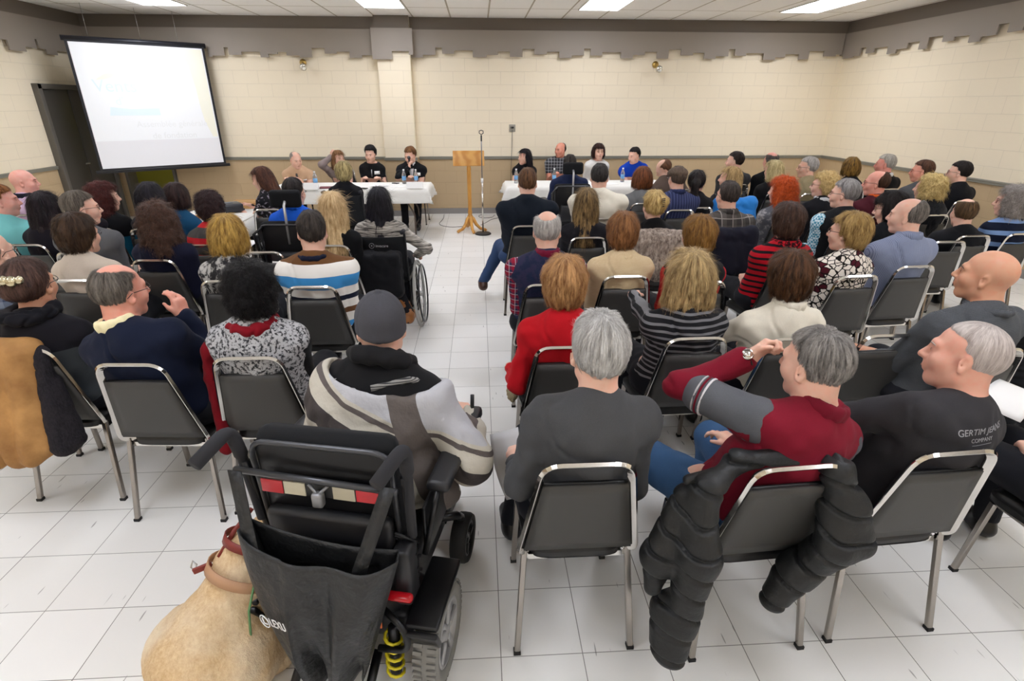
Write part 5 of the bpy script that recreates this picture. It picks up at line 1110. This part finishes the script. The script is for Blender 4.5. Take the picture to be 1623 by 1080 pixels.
# people in wheelchairs
def seated_in(px, py, label, mk, dy=0, **k):
    r_, J, s = person(px, py, label, chair=0, **k); return r_, J, s
r4, J4, s4 = seated_in(601, 322, 'woman with long black hair in a grey streaked sweater, wheelchair by the aisle', None, sex='f', hair=('long', '0a090c', '2a2830'), top=f_('2e2b29', 'c4beb4', 'streak'), fat=1.1, w=1.1, yaw=-6, handR=(.26, .1, .62), poleR=(.6, -.2, .7), hdR=(.2, .9, -.3), seat=.49)
m4 = manual_chair(tuple(r4.location), -6*.25, 'manual wheelchair with light tyres under the streaked grey sweater, by the aisle')
obj('backpack', field_mesh('pack', [rbox((0, -.31, .56), (.14, .05, .15), None, .04, .03), ell((0, -.33, .44), (.13, .07, .09))], .014, disp=folds(.02, 12)), fabric('17171a'), None); bp = bpy.data.objects['backpack']; bp.matrix_world = m4.matrix_basis.copy(); tag(bp, 'black backpack hanging behind the manual wheelchair by the aisle', 'backpack')
text_obj('logo', '\u2297 invacare', .032, plain('logo_grey', 'b0b0b4', .5), m4, (0, -.262, .78), (R(80), 0, 0), .0004)
r3, J3, s3 = seated_in(545, 274, 'woman with short blonde and brown hair in a black top before the front table', None, sex='f', hair=('volume', '5a4a2c', 'cfbc84'), top='141417', seat=.49, fat=1.1)
m3 = manual_chair(tuple(r3.location), 0, 'black manual wheelchair of the woman sitting right before the left front table')
r2, J2, s2 = seated_in(467, 306, 'person with short black hair in a bright blue shirt, power wheelchair with headrest', None, hair=('short', '0e0c0c', '3a3230'), top='1a5ac8', hy=-25, glasses=1, seat=.5, collar='shirt')
power_chair((r2.location.x, r2.location.y-.33, 0), 0, 'power wheelchair with a round headrest behind the bright blue shirt', True)
r1, J1, s1 = seated_in(903, 262, 'person with dark hair in a blue jacket, power wheelchair before the right table', None, hair=('short', '1a1614', '4a423c'), top='232c4c', seat=.5, handL=(-.25, .25, .66))
power_chair((r1.location.x, r1.location.y-.36, 0), 0, 'power wheelchair with a square headrest before the right hand table', True)
# the large power wheelchair in the foreground
WY = -12.7
rc, Jc, sc_ = seated_in(604, 520, 'man in a charcoal cap and loose beige and grey jacket in the nearest wheelchair', None, z=1.13, hair=('buzz', '3a322c', '6a5e54'), top='151517', topname='hoodie', collar='hood', colc='1a1a1c', keepw=1, yaw=WY*4, hy=2, lean=(.03, .10), fat=1.25, w=1.12, seat=.49, loose=.02, bottom='26262a', handR=(.30, .26, .72), poleR=(.5, -.3, .6), hs=.98)
pw = power_chair((-.483, 1.464, 0), WY, 'large black power wheelchair with grey tyres in the foreground', False, True)
def part(mb, name, mat): return mb.build(name, mat, pw)
q = MB(); q.tube([(-.27, -.09, .855), (.25, -.09, .835)], .0105, 8); part(q, 'push_bar', gtube)
for s in (-1, 1):
    P = arc([(s*.26, -.03, .62), (s*.27, -.05, .90), (s*.275, -.07, .985), (s*(.30 if s < 0 else .24), -.20, .945)], .07, 6)
    part(MB().tube(P, [.016]*3+[.0215]*(len(P)-3), 12), 'push_handle', plain('foam_grip', '26262a', .9))
part(MB().box((-.005, -.075, .80), (.40, .008, .05), bev=.002), 'tape_bar', plain('tape_backing', '2a2a2a', .5))
for x_, c in ((-.16, 'c23a40'), (-.085, 'c9c2aa'), (.075, 'b8b098'), (.15, 'c41420')):
    part(MB().box((x_, -.081, .80), (.07, .004, .046), (0, R(1), 0)), 'reflective_tape', plain('reflective_'+c, c, .25))
part(MB().box((0, -.1, .785), (.035, .03, .05), bev=.008).tube([(-.03, -.09, .83), (0, -.1, .8), (.03, -.09, .83)], .006, 6), 'clip', plain('clip_grey', '8a8a8c', .4, .5))
q = MB(); q.box((.0, -.055, .60), (.42, .05, .2), bev=.02); q.box((.24, -.06, .5), (.06, .09, .22), bev=.015); part(q, 'electronics_housing', bkm)
part(MB().box((.235, -.125, .455), (.095, .03, .028), bev=.012), 'tail_reflector', plain('red_reflector', 'b00c18', .2))
part(MB().box((.17, -.15, .36), (.02, .006, .05), bev=.002), 'warning_sticker', plain('orange_sticker', 'e06a28', .5))
q = MB(); q.tube([(.20, -.11, .30), (.20, -.13, .10)], .02, 10); part(q, 'shock_absorber', bk)
hx = [(.20+.028*math.cos(a*2*math.pi/10), -.12+.028*math.sin(a*2*math.pi/10)-.001*a*.2, .29-.0036*a) for a in range(52)]
part(MB().tube(hx, .0055, 6), 'coil_spring', plain('yellow_spring', 'd8c820', .4))
part(MB().tube(arc([(.13, -.1, .40), (.26, -.16, .36), (.27, -.16, .26), (.16, -.15, .24)], .05), .012, 8), 'cable_loop', bk)
for s in (-1, 1):
    q = MB(); q.box((s*.31, .0, .355), (.11, .30, .02), bev=.008); q.box((s*.31, -.14, .30), (.11, .02, .10), (R(25), 0, 0), bev=.006); part(q, 'fender', bk)
    q = MB(); q.tube([(s*.13, -.1, .16), (s*.13, -.24, .07)], .016, 8); q.lathe([(.035, -.012), (.035, .012)], (s*.13, -.25, .037), 14, (1, 0, 0)); part(q, 'anti_tip_wheel', bk)
part(MB().box((.325, .52, .74), (.075, .10, .05), bev=.015).tube([(.325, .54, .76), (.325, .55, .82)], .008, 8), 'joystick', bkm)
for k in range(9): part(MB().tube([(.2+.02*math.sin(k), -.05-.01*k % .03, .5+.02*k), (.27, -.02+.02*math.cos(k*2), .45+.02*k)], .006, 6), 'cable_bundle', bk)
# tote bag hanging from the push handles
tb = empty('tote_bag', 'black tote bag with a white car emblem hanging behind the nearest wheelchair', 'bag'); tb.matrix_world = pw.matrix_basis.copy()
G = np.zeros((25, 33, 3))
for i in range(25):
    v = i/24
    for j in range(33):
        u = 2*j/32-1; wd = .145*(1-v)**.9+.105; zz = .645-.54*v+.03*u*u*(1-v)-.025*(1-v)*u
        fold = .020*math.sin(u*7+v*2)*(.3+v)+.014*math.sin(u*15-v*4)*v
        G[i, j] = (u*wd+.015-.02*v, -.175-.05*(1-abs(u)**5)*(1-.2*v)-.04*math.sin(math.pi*v)+fold*(1.6 if u > -.35 else .5), zz)
nyl = NT('black_nylon'); co = nyl.coord('Object'); nyl.col(lin('1e1f20')); nyl.set(Roughness=.5); nyl.bump(nyl.noise(co, 9, 4, .6), .7, .03); nyl = nyl.m
MB().sheet(G, .004).build('front_panel', nyl, tb); G2 = G.copy(); G2[:, :, 1] = -.125; G2[:, :, 0] *= .95; MB().sheet(G2, .004).build('back_panel', nyl, tb)
for j0 in (0, 32):
    MB().sheet([[tuple(G[i, j0]), tuple(G2[i, j0])] for i in range(25)], .004).build('side_panel', nyl, tb)
for x_, xt in ((-.17, -.25), (.15, .235)):
    MB().sheet([[(x_+dx+(xt-x_)*k/5, -.215+.10*k/5, .60+.27*k/5) for dx in (-.022, .022)] for k in range(6)], .004).build('strap', nyl, tb)
lg = plain('bag_print_white', 'e6e6e6', .5)
nrm = Vector(np.cross(G[11, 11]-G[11, 3], G[8, 6]-G[13, 6])).normalized(); ax = Vector(G[11, 11]-G[11, 3]).normalized()
if nrm.y > 0: nrm = -nrm
E_ = Matrix((ax, nrm.cross(ax)*-1 if nrm.cross(ax).z < 0 else nrm.cross(ax), nrm)).transposed().to_4x4() @ Matrix.Rotation(R(32), 4, 'Z')
q = MB(); q.tube([(.028*math.cos(a), .021*math.sin(a), 0) for a in [2*math.pi*k/20 for k in range(20)]], .002, 5, closed=True); q.tube([(-.006, .014, 0), (-.010, -.008, 0), (.014, -.008, 0)], .0022, 5); o = q.build('emblem', lg, tb); o.matrix_local = Matrix.Translation(Vector(G[11, 3])+nrm*.012) @ E_
o = text_obj('lettering', 'LEXU', .042, lg, tb, ext=.0006, align='LEFT'); o.matrix_local = Matrix.Translation(Vector(G[11, 5])+nrm*.016+ax*.012+Vector((0, 0, .012))-ax*.0) @ E_
# cap
cp = [ell((0, -.014, .045), (.092, .113, .098), k=.02), ell((0, -.02, .0), (.088, .108, .05), k=.02), cut(rbox((0, -.02, -.085), (.2, .2, .07), rotm(0, -6), .01, .01)), rbox((0, .15, .005), (.06, .045, .002), rotm(0, 14), .004, .02), ell((0, -.02, .145), (.012, .012, .006), k=.005)]
capm = fabric('47474c', rough=.9)
cp.append(ell((0, -.01, .146), (.009, .009, .006), k=.002))
ocap = obj('baseball_cap', field_mesh('cap', cp, .005, disp=lambda P: .0035*np.abs(np.sin(np.arctan2(P[:, 0], P[:, 1]+.02)*3))**.3-.003+.006*vnoise(P+3, 14)), capm, rc); ocap.matrix_local = Matrix.Translation(Vector(Jc['hc'])) @ Matrix(Jc['hm'].tolist()).to_4x4()
# loose jacket slipping off the shoulders, in panels
P = [p for p in torso_prims(sc_, Jc, .045)]; c7 = Jc['c7']; t_ = Jc['t']
for n in 'LR': P += arm_prims(sc_, Jc, n, .035, .9)
for d in (-1, 1): P.append(cap(c7+Jc['X']*.17*d-t_*.12-Jc['Y']*.05, c7+Jc['X']*.12*d-t_*.2-Jc['Y']*.1, .075, .06, .05))
P += [cap(Jc['pel']+v3(d*.2, -.02, .02), Jc['pel']+v3(d*.26, .05, -.08), .08, .07, .06) for d in (-1, 1)]
P += [cap(Jc['shL']-t_*.02-Jc['Y']*.04, c7-t_*.30-Jc['Y']*.12+Jc['X']*.1, .05, .055, .03), cap(c7-t_*.26-Jc['Y']*.12+Jc['X']*.05, Jc['shR']-t_*.16+Jc['Y']*-.02, .05, .06, .03)]
P += [cut(ell(c7+t_*.03+Jc['X']*.03, (.215, .16, .14), None, .03)), cut(rbox(Jc['pel']+v3(0, .3, 0), (.3, .14, .3), None, .01, .02))]
jm = NT('jacket_panels'); co = jm.coord('Object'); x, y, z = jm.sep(co)
g1 = jm.math('ADD', jm.math('ADD', z, jm.math('MULTIPLY', jm.math('ADD', x, .08), .42)), jm.math('MULTIPLY', jm.noise(co, 3.2, 1), .05))
base = jm.ramp(jm.math('MULTIPLY', jm.math('SUBTRACT', g1, .5), 2.0), [(0, lin('b5afa2')), (.55, lin('a8a194')), (.66, lin('352e2d')), (.82, lin('b9b3a5')), (.93, lin('544c49')), (.97, lin('b9b3a5')), (1.0, lin('b0b0b4'))], 'CONSTANT')
side = jm.math('MULTIPLY', jm.math('GREATER_THAN', jm.math('ADD', x, jm.math('MULTIPLY', z, .3)), .40), jm.math('GREATER_THAN', .49, jm.math('ADD', x, jm.math('MULTIPLY', z, .3))))
jm.col(jm.mix(side, base, lin('5c5450'))); jm.set(Roughness=.7); jm.bump(jm.noise(co, 10, 4, .6), .5, .02)
obj('jacket', field_mesh('jacket', P, .011, disp=folds(.028, 8)), jm.m, rc)
MB().tube([tuple(c7+Jc['X']*.02-Jc['Y']*.13-t_*.03), tuple(c7+Jc['X']*.14-Jc['Y']*.08+t_*.01), tuple(c7+Jc['X']*.2-Jc['Y']*.0-t_*.01)], .012, 8).build('hood_trim', fabric('8e8d8a', '3a3a3c', 'stripe', .008), rc)
# guide dog
dg_ = empty('dog', 'yellow labrador in a leather guide harness sitting beside the nearest wheelchair', 'dog', (-.945, 1.345, 0), R(-14))
P = [ell((0, -.02, .17), (.155, .18, .17), k=.08), cap((0, .02, .20), (.07, .17, .39), .14, .105, .08), ell((.08, .2, .36), (.11, .11, .15), k=.06), cap((.09, .21, .42), (.13, .33, .50), .088, .07, .05),
     ell((.14, .40, .54), (.075, .09, .072), k=.04), cap((.15, .46, .525), (.16, .54, .505), .045, .036, .03), ell((.162, .565, .515), (.018, .012, .012), k=.01),
     ell((.075, .38, .53), (.02, .045, .06), rotm(0, 10, -18), .02), ell((.21, .39, .53), (.02, .045, .06), rotm(0, 10, 18), .02), cap((0, -.17, .06), (-.08, -.3, .04), .034, .026, .03), cap((-.08, -.3, .04), (-.2, -.38, .03), .026, .014, .02)]
for s in (-1, 1):
    P += [ell((s*.145, .04, .15), (.07, .15, .125), rotm(0, 20, 0), .05), cap((s*.16, .12, .06), (s*.17, .12, .045), .045, .04, .03), cap((s*.165, .1, .035), (s*.17, .24, .032), .034, .032, .02), ell((s*.17, .26, .03), (.036, .045, .028), None, .02)]
    P += [cap((.09+s*.07, .24, .32), (.11+s*.07, .28, .16), .05, .036, .04), cap((.11+s*.07, .28, .16), (.12+s*.07, .28, .05), .034, .03, .02), ell((.12+s*.07, .30, .028), (.034, .05, .026), None, .02)]
fur = NT('labrador_fur'); co = fur.coord('Object', (1, 1, .5)); fa = fur.noise(co, 70, 5, .75); fb = fur.noise(fur.coord('Object'), 5, 2); x, y, z = fur.sep(fur.coord('Object'))
fur.col(fur.mix(fur.math('MULTIPLY', fur.ramp(fb, [(.4, (0, 0, 0, 1)), (.65, (1, 1, 1, 1))]), .7), fur.ramp(fa, [(.3, lin('c9a070')), (.7, lin('ead0a4'))]), lin('f0e2c8'))); fur.set(Roughness=.8); fur.bump(fa, .8, .01)
dm = field_mesh('dog', P, .008, disp=lambda P_: .008*vnoise(P_*np.array((1, 1, .6)), 22)+.004*vnoise(P_+4, 60))
dm = strands(dm, 26000, .022, .0008, 0, 3, .002, (.14, .45, .7), .6, .2); obj('body', dm, fur.m, dg_)
lea = plain('red_brown_leather', '7c2a22', .5); tan = plain('tan_leather', 'b48a68', .6)
def band(c, nrm, rx, ry, wd, mat, name):
    n = Vector(nrm).normalized(); a = n.orthogonal().normalized(); a = Vector((1, 0, 0)); a = (a-n*a.dot(n)).normalized(); b_ = n.cross(a); c = Vector(c); G = []
    for k in range(29):
        t = 2*math.pi*k/28; p_ = c+a*rx*math.cos(t)+b_*ry*math.sin(t); G.append([tuple(p_-n*wd/2), tuple(p_+n*wd/2)])
    return MB().sheet(G, .005).build(name, mat, hn)
hn = empty('harness'); hn.parent = dg_
band((.07, .16, .40), (.25, .45, .85), .122, .122, .035, tan, 'chest_band'); band((.09, .215, .485), (.2, .45, .86), .1, .1, .028, lea, 'collar_band')
q = MB(); q.box((-.035, .10, .45), (.06, .01, .022), (0, R(-10), R(35)), bev=.003); q.build('side_strap', lea, hn)
q = MB(); q.tube([(.01, .13, .475), (.03, .2, .53), (.06, .27, .575)], .008, 8); q.build('upper_strap', lea, hn); q = MB(); q.tube([(-.058, .09, .44), (-.07, .09, .455), (-.066, .1, .475), (-.055, .1, .46)], .003, 6, closed=True); q.build('buckle', steel, hn)
MB().tube([(.17, .1, .47), (.16, .04, .36), (.17, -.0, .22)], .004, 6).build('green_leash', plain('green_cord', '5f8a58', .6), dg_)
# ---------------------------------------------------------------- coats, bags, papers and other things people brought
from mathutils.bvhtree import BVHTree
def who(bit):
    for r_, J, s in PEOPLE:
        if bit in s['label']: return r_, J, s
def chair_of(bit): return who(bit)[2]['chair_obj']
puff = NT('black_puffer_nylon'); co = puff.coord('Object'); puff.col(lin('0c0e0f')); puff.set(Roughness=.55); puff.bump(puff.noise(co, 30, 4, .6), .5, .008); puff = puff.m
def puffy(step, amp, axis=2): return lambda P: -amp*1.5*np.exp(-(np.sin(math.pi*(P[:, axis]+.25*P[:, 0]+.05*vnoise(P, 6))/step)/.22)**2)+.012*vnoise(P*np.array((1, 1, .4))+3, 14)
ch = chair_of('burgundy and grey polo'); cxy = Vector((ch.location.x, ch.location.y, 0))
def L_(x, y, z): return at(x, y, z)-Vector((cxy.x, cxy.y, 0))
co_ = empty('puffer_coat', 'black quilted puffer coat draped over the chair of the man in burgundy', 'coat', (cxy.x, cxy.y, 0))
P = [cap((-.15, -.175, .84), (.15, -.165, .85), .03, .032, .04), cap((-.15, -.175, .84), L_(1128, 772, .80), .03, .04, .04), cap(L_(1118, 775, .79), L_(1108, 880, .57), .042, .06, .04), cap(L_(1108, 880, .57), L_(1078, 985, .30), .062, .055, .04), cap(L_(1085, 785, .74), L_(1040, 880, .52), .035, .05, .05),
     cap(L_(1040, 880, .52), L_(1034, 930, .42), .048, .03, .04), cap(L_(1082, 960, .34), L_(1062, 1035, .17), .058, .052, .04), cap(L_(1052, 960, .33), L_(1050, 1020, .2), .05, .045, .04)]
obj('coat_body', field_mesh('coat', P, .0062, disp=puffy(.09, .012)), puff, co_)
P = [cap((.15, -.17, .85), L_(1326, 745, .83), .032, .045, .04), cap(L_(1326, 745, .83), L_(1340, 800, .70), .045, .062, .04), cap(L_(1315, 800, .70), L_(1322, 868, .57), .045, .058, .04), cap(L_(1340, 800, .70), L_(1362, 862, .57), .06, .052, .04), cap(L_(1325, 860, .56), L_(1262, 905, .42), .062, .062, .04), cap(L_(1262, 905, .42), L_(1226, 950, .32), .06, .046, .04)]
obj('sleeve', field_mesh('coat', P, .0062, disp=puffy(.085, .012)), puff, co_)
P = [cap(L_(1150, 748, .83), L_(1090, 762, .80), .022, .018, .03)]
obj('collar_strap', field_mesh('coat', P, .007, disp=folds(.006, 18)), puff, co_)
for x, y in ((1110, 757), (1137, 752)):
    p = L_(x, y, .80); MB().lathe([(.0002, .004), (.006, .004), (.007, 0)], p+Vector((0, -.03, .012)), 10, (0, -1, .5)).build('snap', steel, co_)
# tan coat with dark lining over the chair of the woman with the clip
ch = chair_of('silver clip'); cx, cy = ch.location.x, ch.location.y
tc = empty('coat', 'tan brown coat with dark fleece lining draped over the leftmost nearest chair', 'coat', (cx, cy, 0), 0)
tanm = NT('tan_canvas'); co = tanm.coord('Object'); tanm.col(tanm.ramp(tanm.noise(co, 7, 4, .6), [(.3, lin('8f6434')), (.7, lin('b98a50'))])); tanm.set(Roughness=.75); tanm.bump(tanm.noise(co, 12, 4), .6, .015); tanm = tanm.m
P = [cap((-.24, -.25, .88), (.05, -.24, .875), .045, .04, .05)]+[cap((-.27+.075*k, -.27, .86), (-.31+.08*k, -.33-.02*(k % 2), .42-.05*(k % 2)), .045, .06, .05) for k in range(5)]
obj('shell', field_mesh('coat', P, .008, disp=lambda P_: .013*np.sin(P_[:, 0]*52+9*vnoise(P_*np.array((1, 1, .5)), 5))*np.clip((.93-P_[:, 2])/.25, .15, 1)+.03*vnoise(P_, 7)), tanm, tc)
P = [cap((.075, -.25, .85), (.09, -.31, .40), .035, .055, .05), cap((.11, -.25, .70), (.14, -.29, .42), .02, .035, .04)]
obj('lining', field_mesh('coat', P, .009, disp=folds(.01, 20)), fabric('1a181c', '2e2b30', 'fur', .006), tc)
# black quilted coat over a chair near the right edge
e1 = chair(2.62, 2.58, -4, 'empty stacking chair with the black quilted coat, right of the bald man'); 
qc = empty('coat', 'long black ribbed coat draped over the chair right of the bald man', 'coat', (2.62, 2.58, 0))
P = [cap((-.17, -.23, .88), (.17, -.21, .88), .05, .05, .05), cap((-.12, -.26, .82), (-.13, -.30, .25), .07, .075, .06), cap((.02, -.26, .82), (.0, -.32, .20), .075, .08, .06), cap((.14, -.25, .82), (.15, -.29, .28), .06, .07, .06)]
obj('coat_body', field_mesh('coat', P, .009, disp=lambda P_: .005*np.sin(P_[:, 2]*2*math.pi/.035)+.02*vnoise(P_, 9)), fabric('17181b'), qc)
# empty chair with a black and yellow garment
chair(1.95, 2.57, 2, 'empty stacking chair between the cream turtleneck and the bald man')
yc = empty('folded_jacket', 'black and mustard jacket folded on the empty chair beside the cream turtleneck', 'jacket', (1.95, 2.62, .455), R(10))
obj('jacket_body', field_mesh('coat', [rbox((0, 0, .05), (.17, .15, .02), None, .03, .03), ell((-.05, .05, .10), (.13, .07, .05)), cap((-.18, -.1, .06), (.2, .02, .10), .04, .045)], .011, disp=folds(.03, 12)), fabric('151517', 'b08e3a', 'bands', bands=[(-.1, '151517'), (.075, 'b08e3a'), (.092, '151517'), (.11, 'b08e3a'), (.122, '151517'), (.3, '151517')]), yc)
# fur coat, blue jacket and navy coat hanging on chair backs
def draped(bit, label, name, mat, x0, x1, h0, drop, th=.05, amp=.02, step=None, disp=None, dx=0):
    ch = chair_of(bit); o = empty(name, label, 'coat', (ch.location.x+dx, ch.location.y, 0), ch.rotation_euler.z)
    n = max(2, int((x1-x0)/.08)); P = [cap((x0, -.25, h0), (x1, -.25, h0), th, th, .05)]
    P += [cap((x0+(x1-x0)*k/n, -.26, h0-.02), (x0+(x1-x0)*k/n+.01, -.30-.015*(k % 2), h0-drop), th*.9, th*1.1, .05) for k in range(n+1)]
    obj('coat_body', field_mesh('coat', P, .011, disp=disp or folds(amp, 10, (1.5, 1, .5))), mat, o); return o
fc = draped('twisted updo', 'brown and grey fur coat hanging over the chair of the blonde updo', 'fur_coat', fabric('5e5048', 'b3a598', 'fur', .02), -.14, .22, .87, .22, .09, disp=lambda P: .03*vnoise(P, 14)+.014*vnoise(P, 40))
draped('charcoal plaid shirt and glasses', 'dark navy coat hanging over the chair of the charcoal plaid shirt', 'coat', fabric('1d1e2a'), -.13, .16, .88, .3, .055)
draped('long straight light brown hair', 'bright blue jacket hanging on the chair behind the long light brown hair', 'jacket', fabric('2f86d8', rough=.5), -.19, .2, .87, .3, .06, .02)
draped('leopard print', 'black jacket over the chair of the woman in the leopard print blouse', 'jacket', fabric('141416'), -.1, .1, .52, .12, .04) if False else None
# papers held or lying
def held(px, py, z, w_, d_, rx, ry, rz, label, bend=.03, mat=None):
    p = at(px, py, z); n = 8; G = [[(-w_/2+w_*j/n, -d_/2+d_*i/n, bend*math.sin(math.pi*i/n)) for j in range(n+1)] for i in range(n+1)]
    o = MB().sheet(G, .0012).build('paper_sheet', mat or paper, None, p, (R(rx), R(ry), R(rz))); return tag(o, label, 'paper', 'papers held by the audience')
pp = plain('grey_print_paper', 'b9b8b8', .8)
held(812, 735, .50, .13, .28, 62, -22, -12, 'grey printed leaflet held beside the aisle by the man in charcoal', .04, pp)
g_ = held(1600, 634, .70, .17, .24, 12, 6, -60, 'white sheet with a green mark at the right edge behind the black t-shirt')
MB().box((-.05, -.08, .012), (.06, .05, .002)).build('green_mark', plain('lime_mark', '9cd62a', .6), g_)
held(868, 470, .66, .2, .28, 30, 0, 20, 'white sheet on the lap beside the denim vest')
held(1603, 560, .62, .2, .28, 5, 0, 20, 'white sheet on a lap in the second row at the right edge') if False else None
held(455, 412, .64, .21, .28, 5, 0, 10, 'white sheet on a lap left of the white striped sweater')
held(385, 395, .70, .2, .26, 25, 0, -20, 'white sheet held right of the golden bob')
held(303, 405, .62, .2, .26, 15, 0, -30, 'white sheet on the lap beside the navy scoop neck')
held(322, 358, .66, .2, .26, 5, 0, 15, 'white sheet just behind the tousled dark hair')
held(940, 398, .64, .2, .26, 10, 0, 15, 'white sheet between the white haired man and the tan pullover')
# knitted bag by the red cardigan
kb = at(818, 600, .52); b_ = empty('knitted_bag', 'cream knitted bag hanging by the red cardigan at the aisle', 'bag', (kb.x, kb.y, 0))
obj('bag_body', field_mesh('bag', [ell((0, 0, .53), (.035, .06, .09)), ell((-.02, .0, .44), (.03, .05, .06))], .009, disp=lambda P: .006*np.sin(P[:, 2]*400/2)*np.sin(P[:, 1]*200)), fabric('c8b894', None, 'knit', .02, bump=.8), b_)
# scarf of the woman in the fleece vest
r_, J, s = who('fleecy vest')
s_ = empty('hanging_scarf'); bpy.data.objects.remove(s_)
P = [cap(J['c7']-J['X']*.10+v3(0, .0, -.01), J['shL']+v3(-.055, -.05, -.02), .03, .03, .03), cap(J['shL']+v3(-.055, -.05, -.02), (-.22, -.15, .72), .028, .03, .03), cap((-.22, -.15, .72), (-.205, -.19, .38), .03, .034, .03)]
obj('scarf_end', field_mesh('scarf', P, .009, disp=folds(.016, 16, (1.4, 1.4, .5))), fabric('6e0a16'), r_)
# hair clips
def on_head(bit, build): 
    r_, J, s = who(bit); o = build(r_); o.matrix_local = Matrix.Translation(Vector(J['hc'])) @ Matrix(J['hm'].tolist()).to_4x4(); return o
q = MB()
for a, b_, c in ((-.045, -.006, .02), (-.02, .004, .023), (.01, .0, .026), (.04, .004, .02)): q.lathe([(.0004, .012), (c*.6, .010), (c, 0)], (a+.025, -.158+abs(a)*.2, .062+b_), 12, (0, -1, .25))
on_head('silver clip', lambda r: q.build('hair_clip', plain('silver_clip', 'c9c0a0', .25, .9), r))
q2 = MB()
for k in range(5): q2.tube([(.0, -.15, .02+.015*k), (.022, -.16, .024+.015*k), (.03, -.145, .026+.015*k)], .004, 5)
on_head('twisted updo', lambda r: q2.build('claw_clip', plain('dark_clip', '15110f', .3), r))
# flat cap
r_, J, s = who('flat cap and')
fcp = [ell((0, -.012, .065), (.098, .118, .062), k=.02), ell((0, .03, .05), (.094, .10, .045), k=.02), rbox((0, .125, .025), (.06, .03, .002), rotm(0, 18), .004, .03), cut(rbox((0, 0, -.065), (.2, .25, .07), rotm(0, 2), .01, .01))]
o = obj('flat_cap', field_mesh('cap', fcp, .008), fabric('4a3d33', '5e5044', 'blotch', .01), r_); o.matrix_local = Matrix.Translation(Vector(J['hc'])) @ Matrix(J['hm'].tolist()).to_4x4()
# burgundy polo: grey short sleeves with pale stripes, watch
r_, J, s = who('burgundy and grey polo')
for n in 'LR':
    sh, el = J['sh'+n], J['el'+n]; d = unit(el-sh)
    P = [ell(sh, (.066, .068, .07), None, .05), cap(sh, sh+d*.20, .066, .066, .04)]
    obj('short_sleeve', field_mesh('sleeve', P, .009, disp=folds(.006, 14)), fabric('5b5d62'), r_)
    for o_, c, rr in ((.207, 'b9b6b8', .0655), (.195, '6d1224', .0675), (.18, 'd8d6d8', .0675)):
        cc = Vector(sh+d*o_); a = Vector(d).orthogonal().normalized(); b2 = Vector(d).cross(a)
        MB().tube([cc+a*rr*math.cos(t*math.pi/12)+b2*rr*math.sin(t*math.pi/12) for t in range(24)], .0045, 6, closed=True).build('sleeve_stripe', fabric(c), r_)
w0, w1 = J['elL'], J['wrL']; d = unit(w1-w0); wc = Vector(w1-d*.012); a = Vector(d).orthogonal().normalized(); b2 = Vector(d).cross(a)
wt = MB().tube([wc+a*.033*math.cos(t*math.pi/10)+b2*.033*math.sin(t*math.pi/10) for t in range(20)], .006, 6, closed=True).build('watch_strap', black_p, r_)
up_ = Vector((-.2, -.6, .75)); up_ = (up_-Vector(d)*up_.dot(Vector(d))).normalized()
MB().lathe([(.021, 0), (.021, .009), (.018, .012)], wc+up_*.034, 20, up_).lathe([(.0165, .0121), (.0165, .0125)], wc+up_*.034, 20, up_).build('watch_case', chrome, r_)
# print on the back of the black t-shirt
def printed(r_, garment, s_, size, x, z, mat, rot=0):
    g = [c for c in r_.children if c.name.split('.')[0] == garment][0]; me = g.data
    bv = BVHTree.FromPolygons([v.co for v in me.vertices], [tuple(p.vertices) for p in me.polygons])
    t = text_obj('back_print', s_, size, mat, r_, ext=.0004)
    for v in t.data.vertices:
        X, Zz, dep = v.co.x, v.co.y, v.co.z
        h = bv.ray_cast(Vector((x+X*math.cos(rot)-Zz*math.sin(rot), -1.0, z+Zz*math.cos(rot)+X*math.sin(rot))), Vector((0, 1, 0)))
        if h[0] is not None: v.co = h[0]+Vector((0, -.0012-dep*.5, 0))
    return t
r_, J, s = who('black printed t-shirt')
pm = plain('print_grey', '9a9a9e', .6)
try:
    zc = float(J['shL'][2]); xc = float(J['c7'][0])
    printed(r_, 't_shirt', 'GERTIM JEANS', .03, xc-.02, zc-.02, pm); printed(r_, 't_shirt', 'COMPANY', .018, xc-.02, zc-.045, pm); printed(r_, 't_shirt', '________', .02, xc-.02, zc-.052, pm)
except Exception as e: print('print', e)
# more empty chairs
for x, y, rz, l in ((3.78, 4.43, 0, 'empty stacking chair left of the blue and navy striped sweater'), (4.27, 4.0, 4, 'stacking chair at the right edge behind the bald man') if False else (3.1, 3.58, 0, None),
                    (-3.55, 6.75, -20, 'empty stacking chair behind the red brown curls, by the green passage'), (-2.2, 6.18, 0, 'empty stacking chair left of the bright blue shirt'), (-3.0, 5.95, -10, 'empty stacking chair right beside the projector table'), (-1.62, 4.35, 0, 'empty stacking chair between the power wheelchair and the tousled dark hair')):
    if l: chair(x, y, rz, l)

# tan boots of the woman with the long blonde hair
r_, J, s = who('tan boots')
for n in 'LR':
    a, k = J['an'+n], J['kn'+n]; u = unit(k-a); obj('boot_shaft', field_mesh('boot', [cap(a-u*.01, a+u*.2, .046, .058, .02)], .009, disp=folds(.008, 20)), plain('shoe_9a6232', '9a6232', .35), r_)
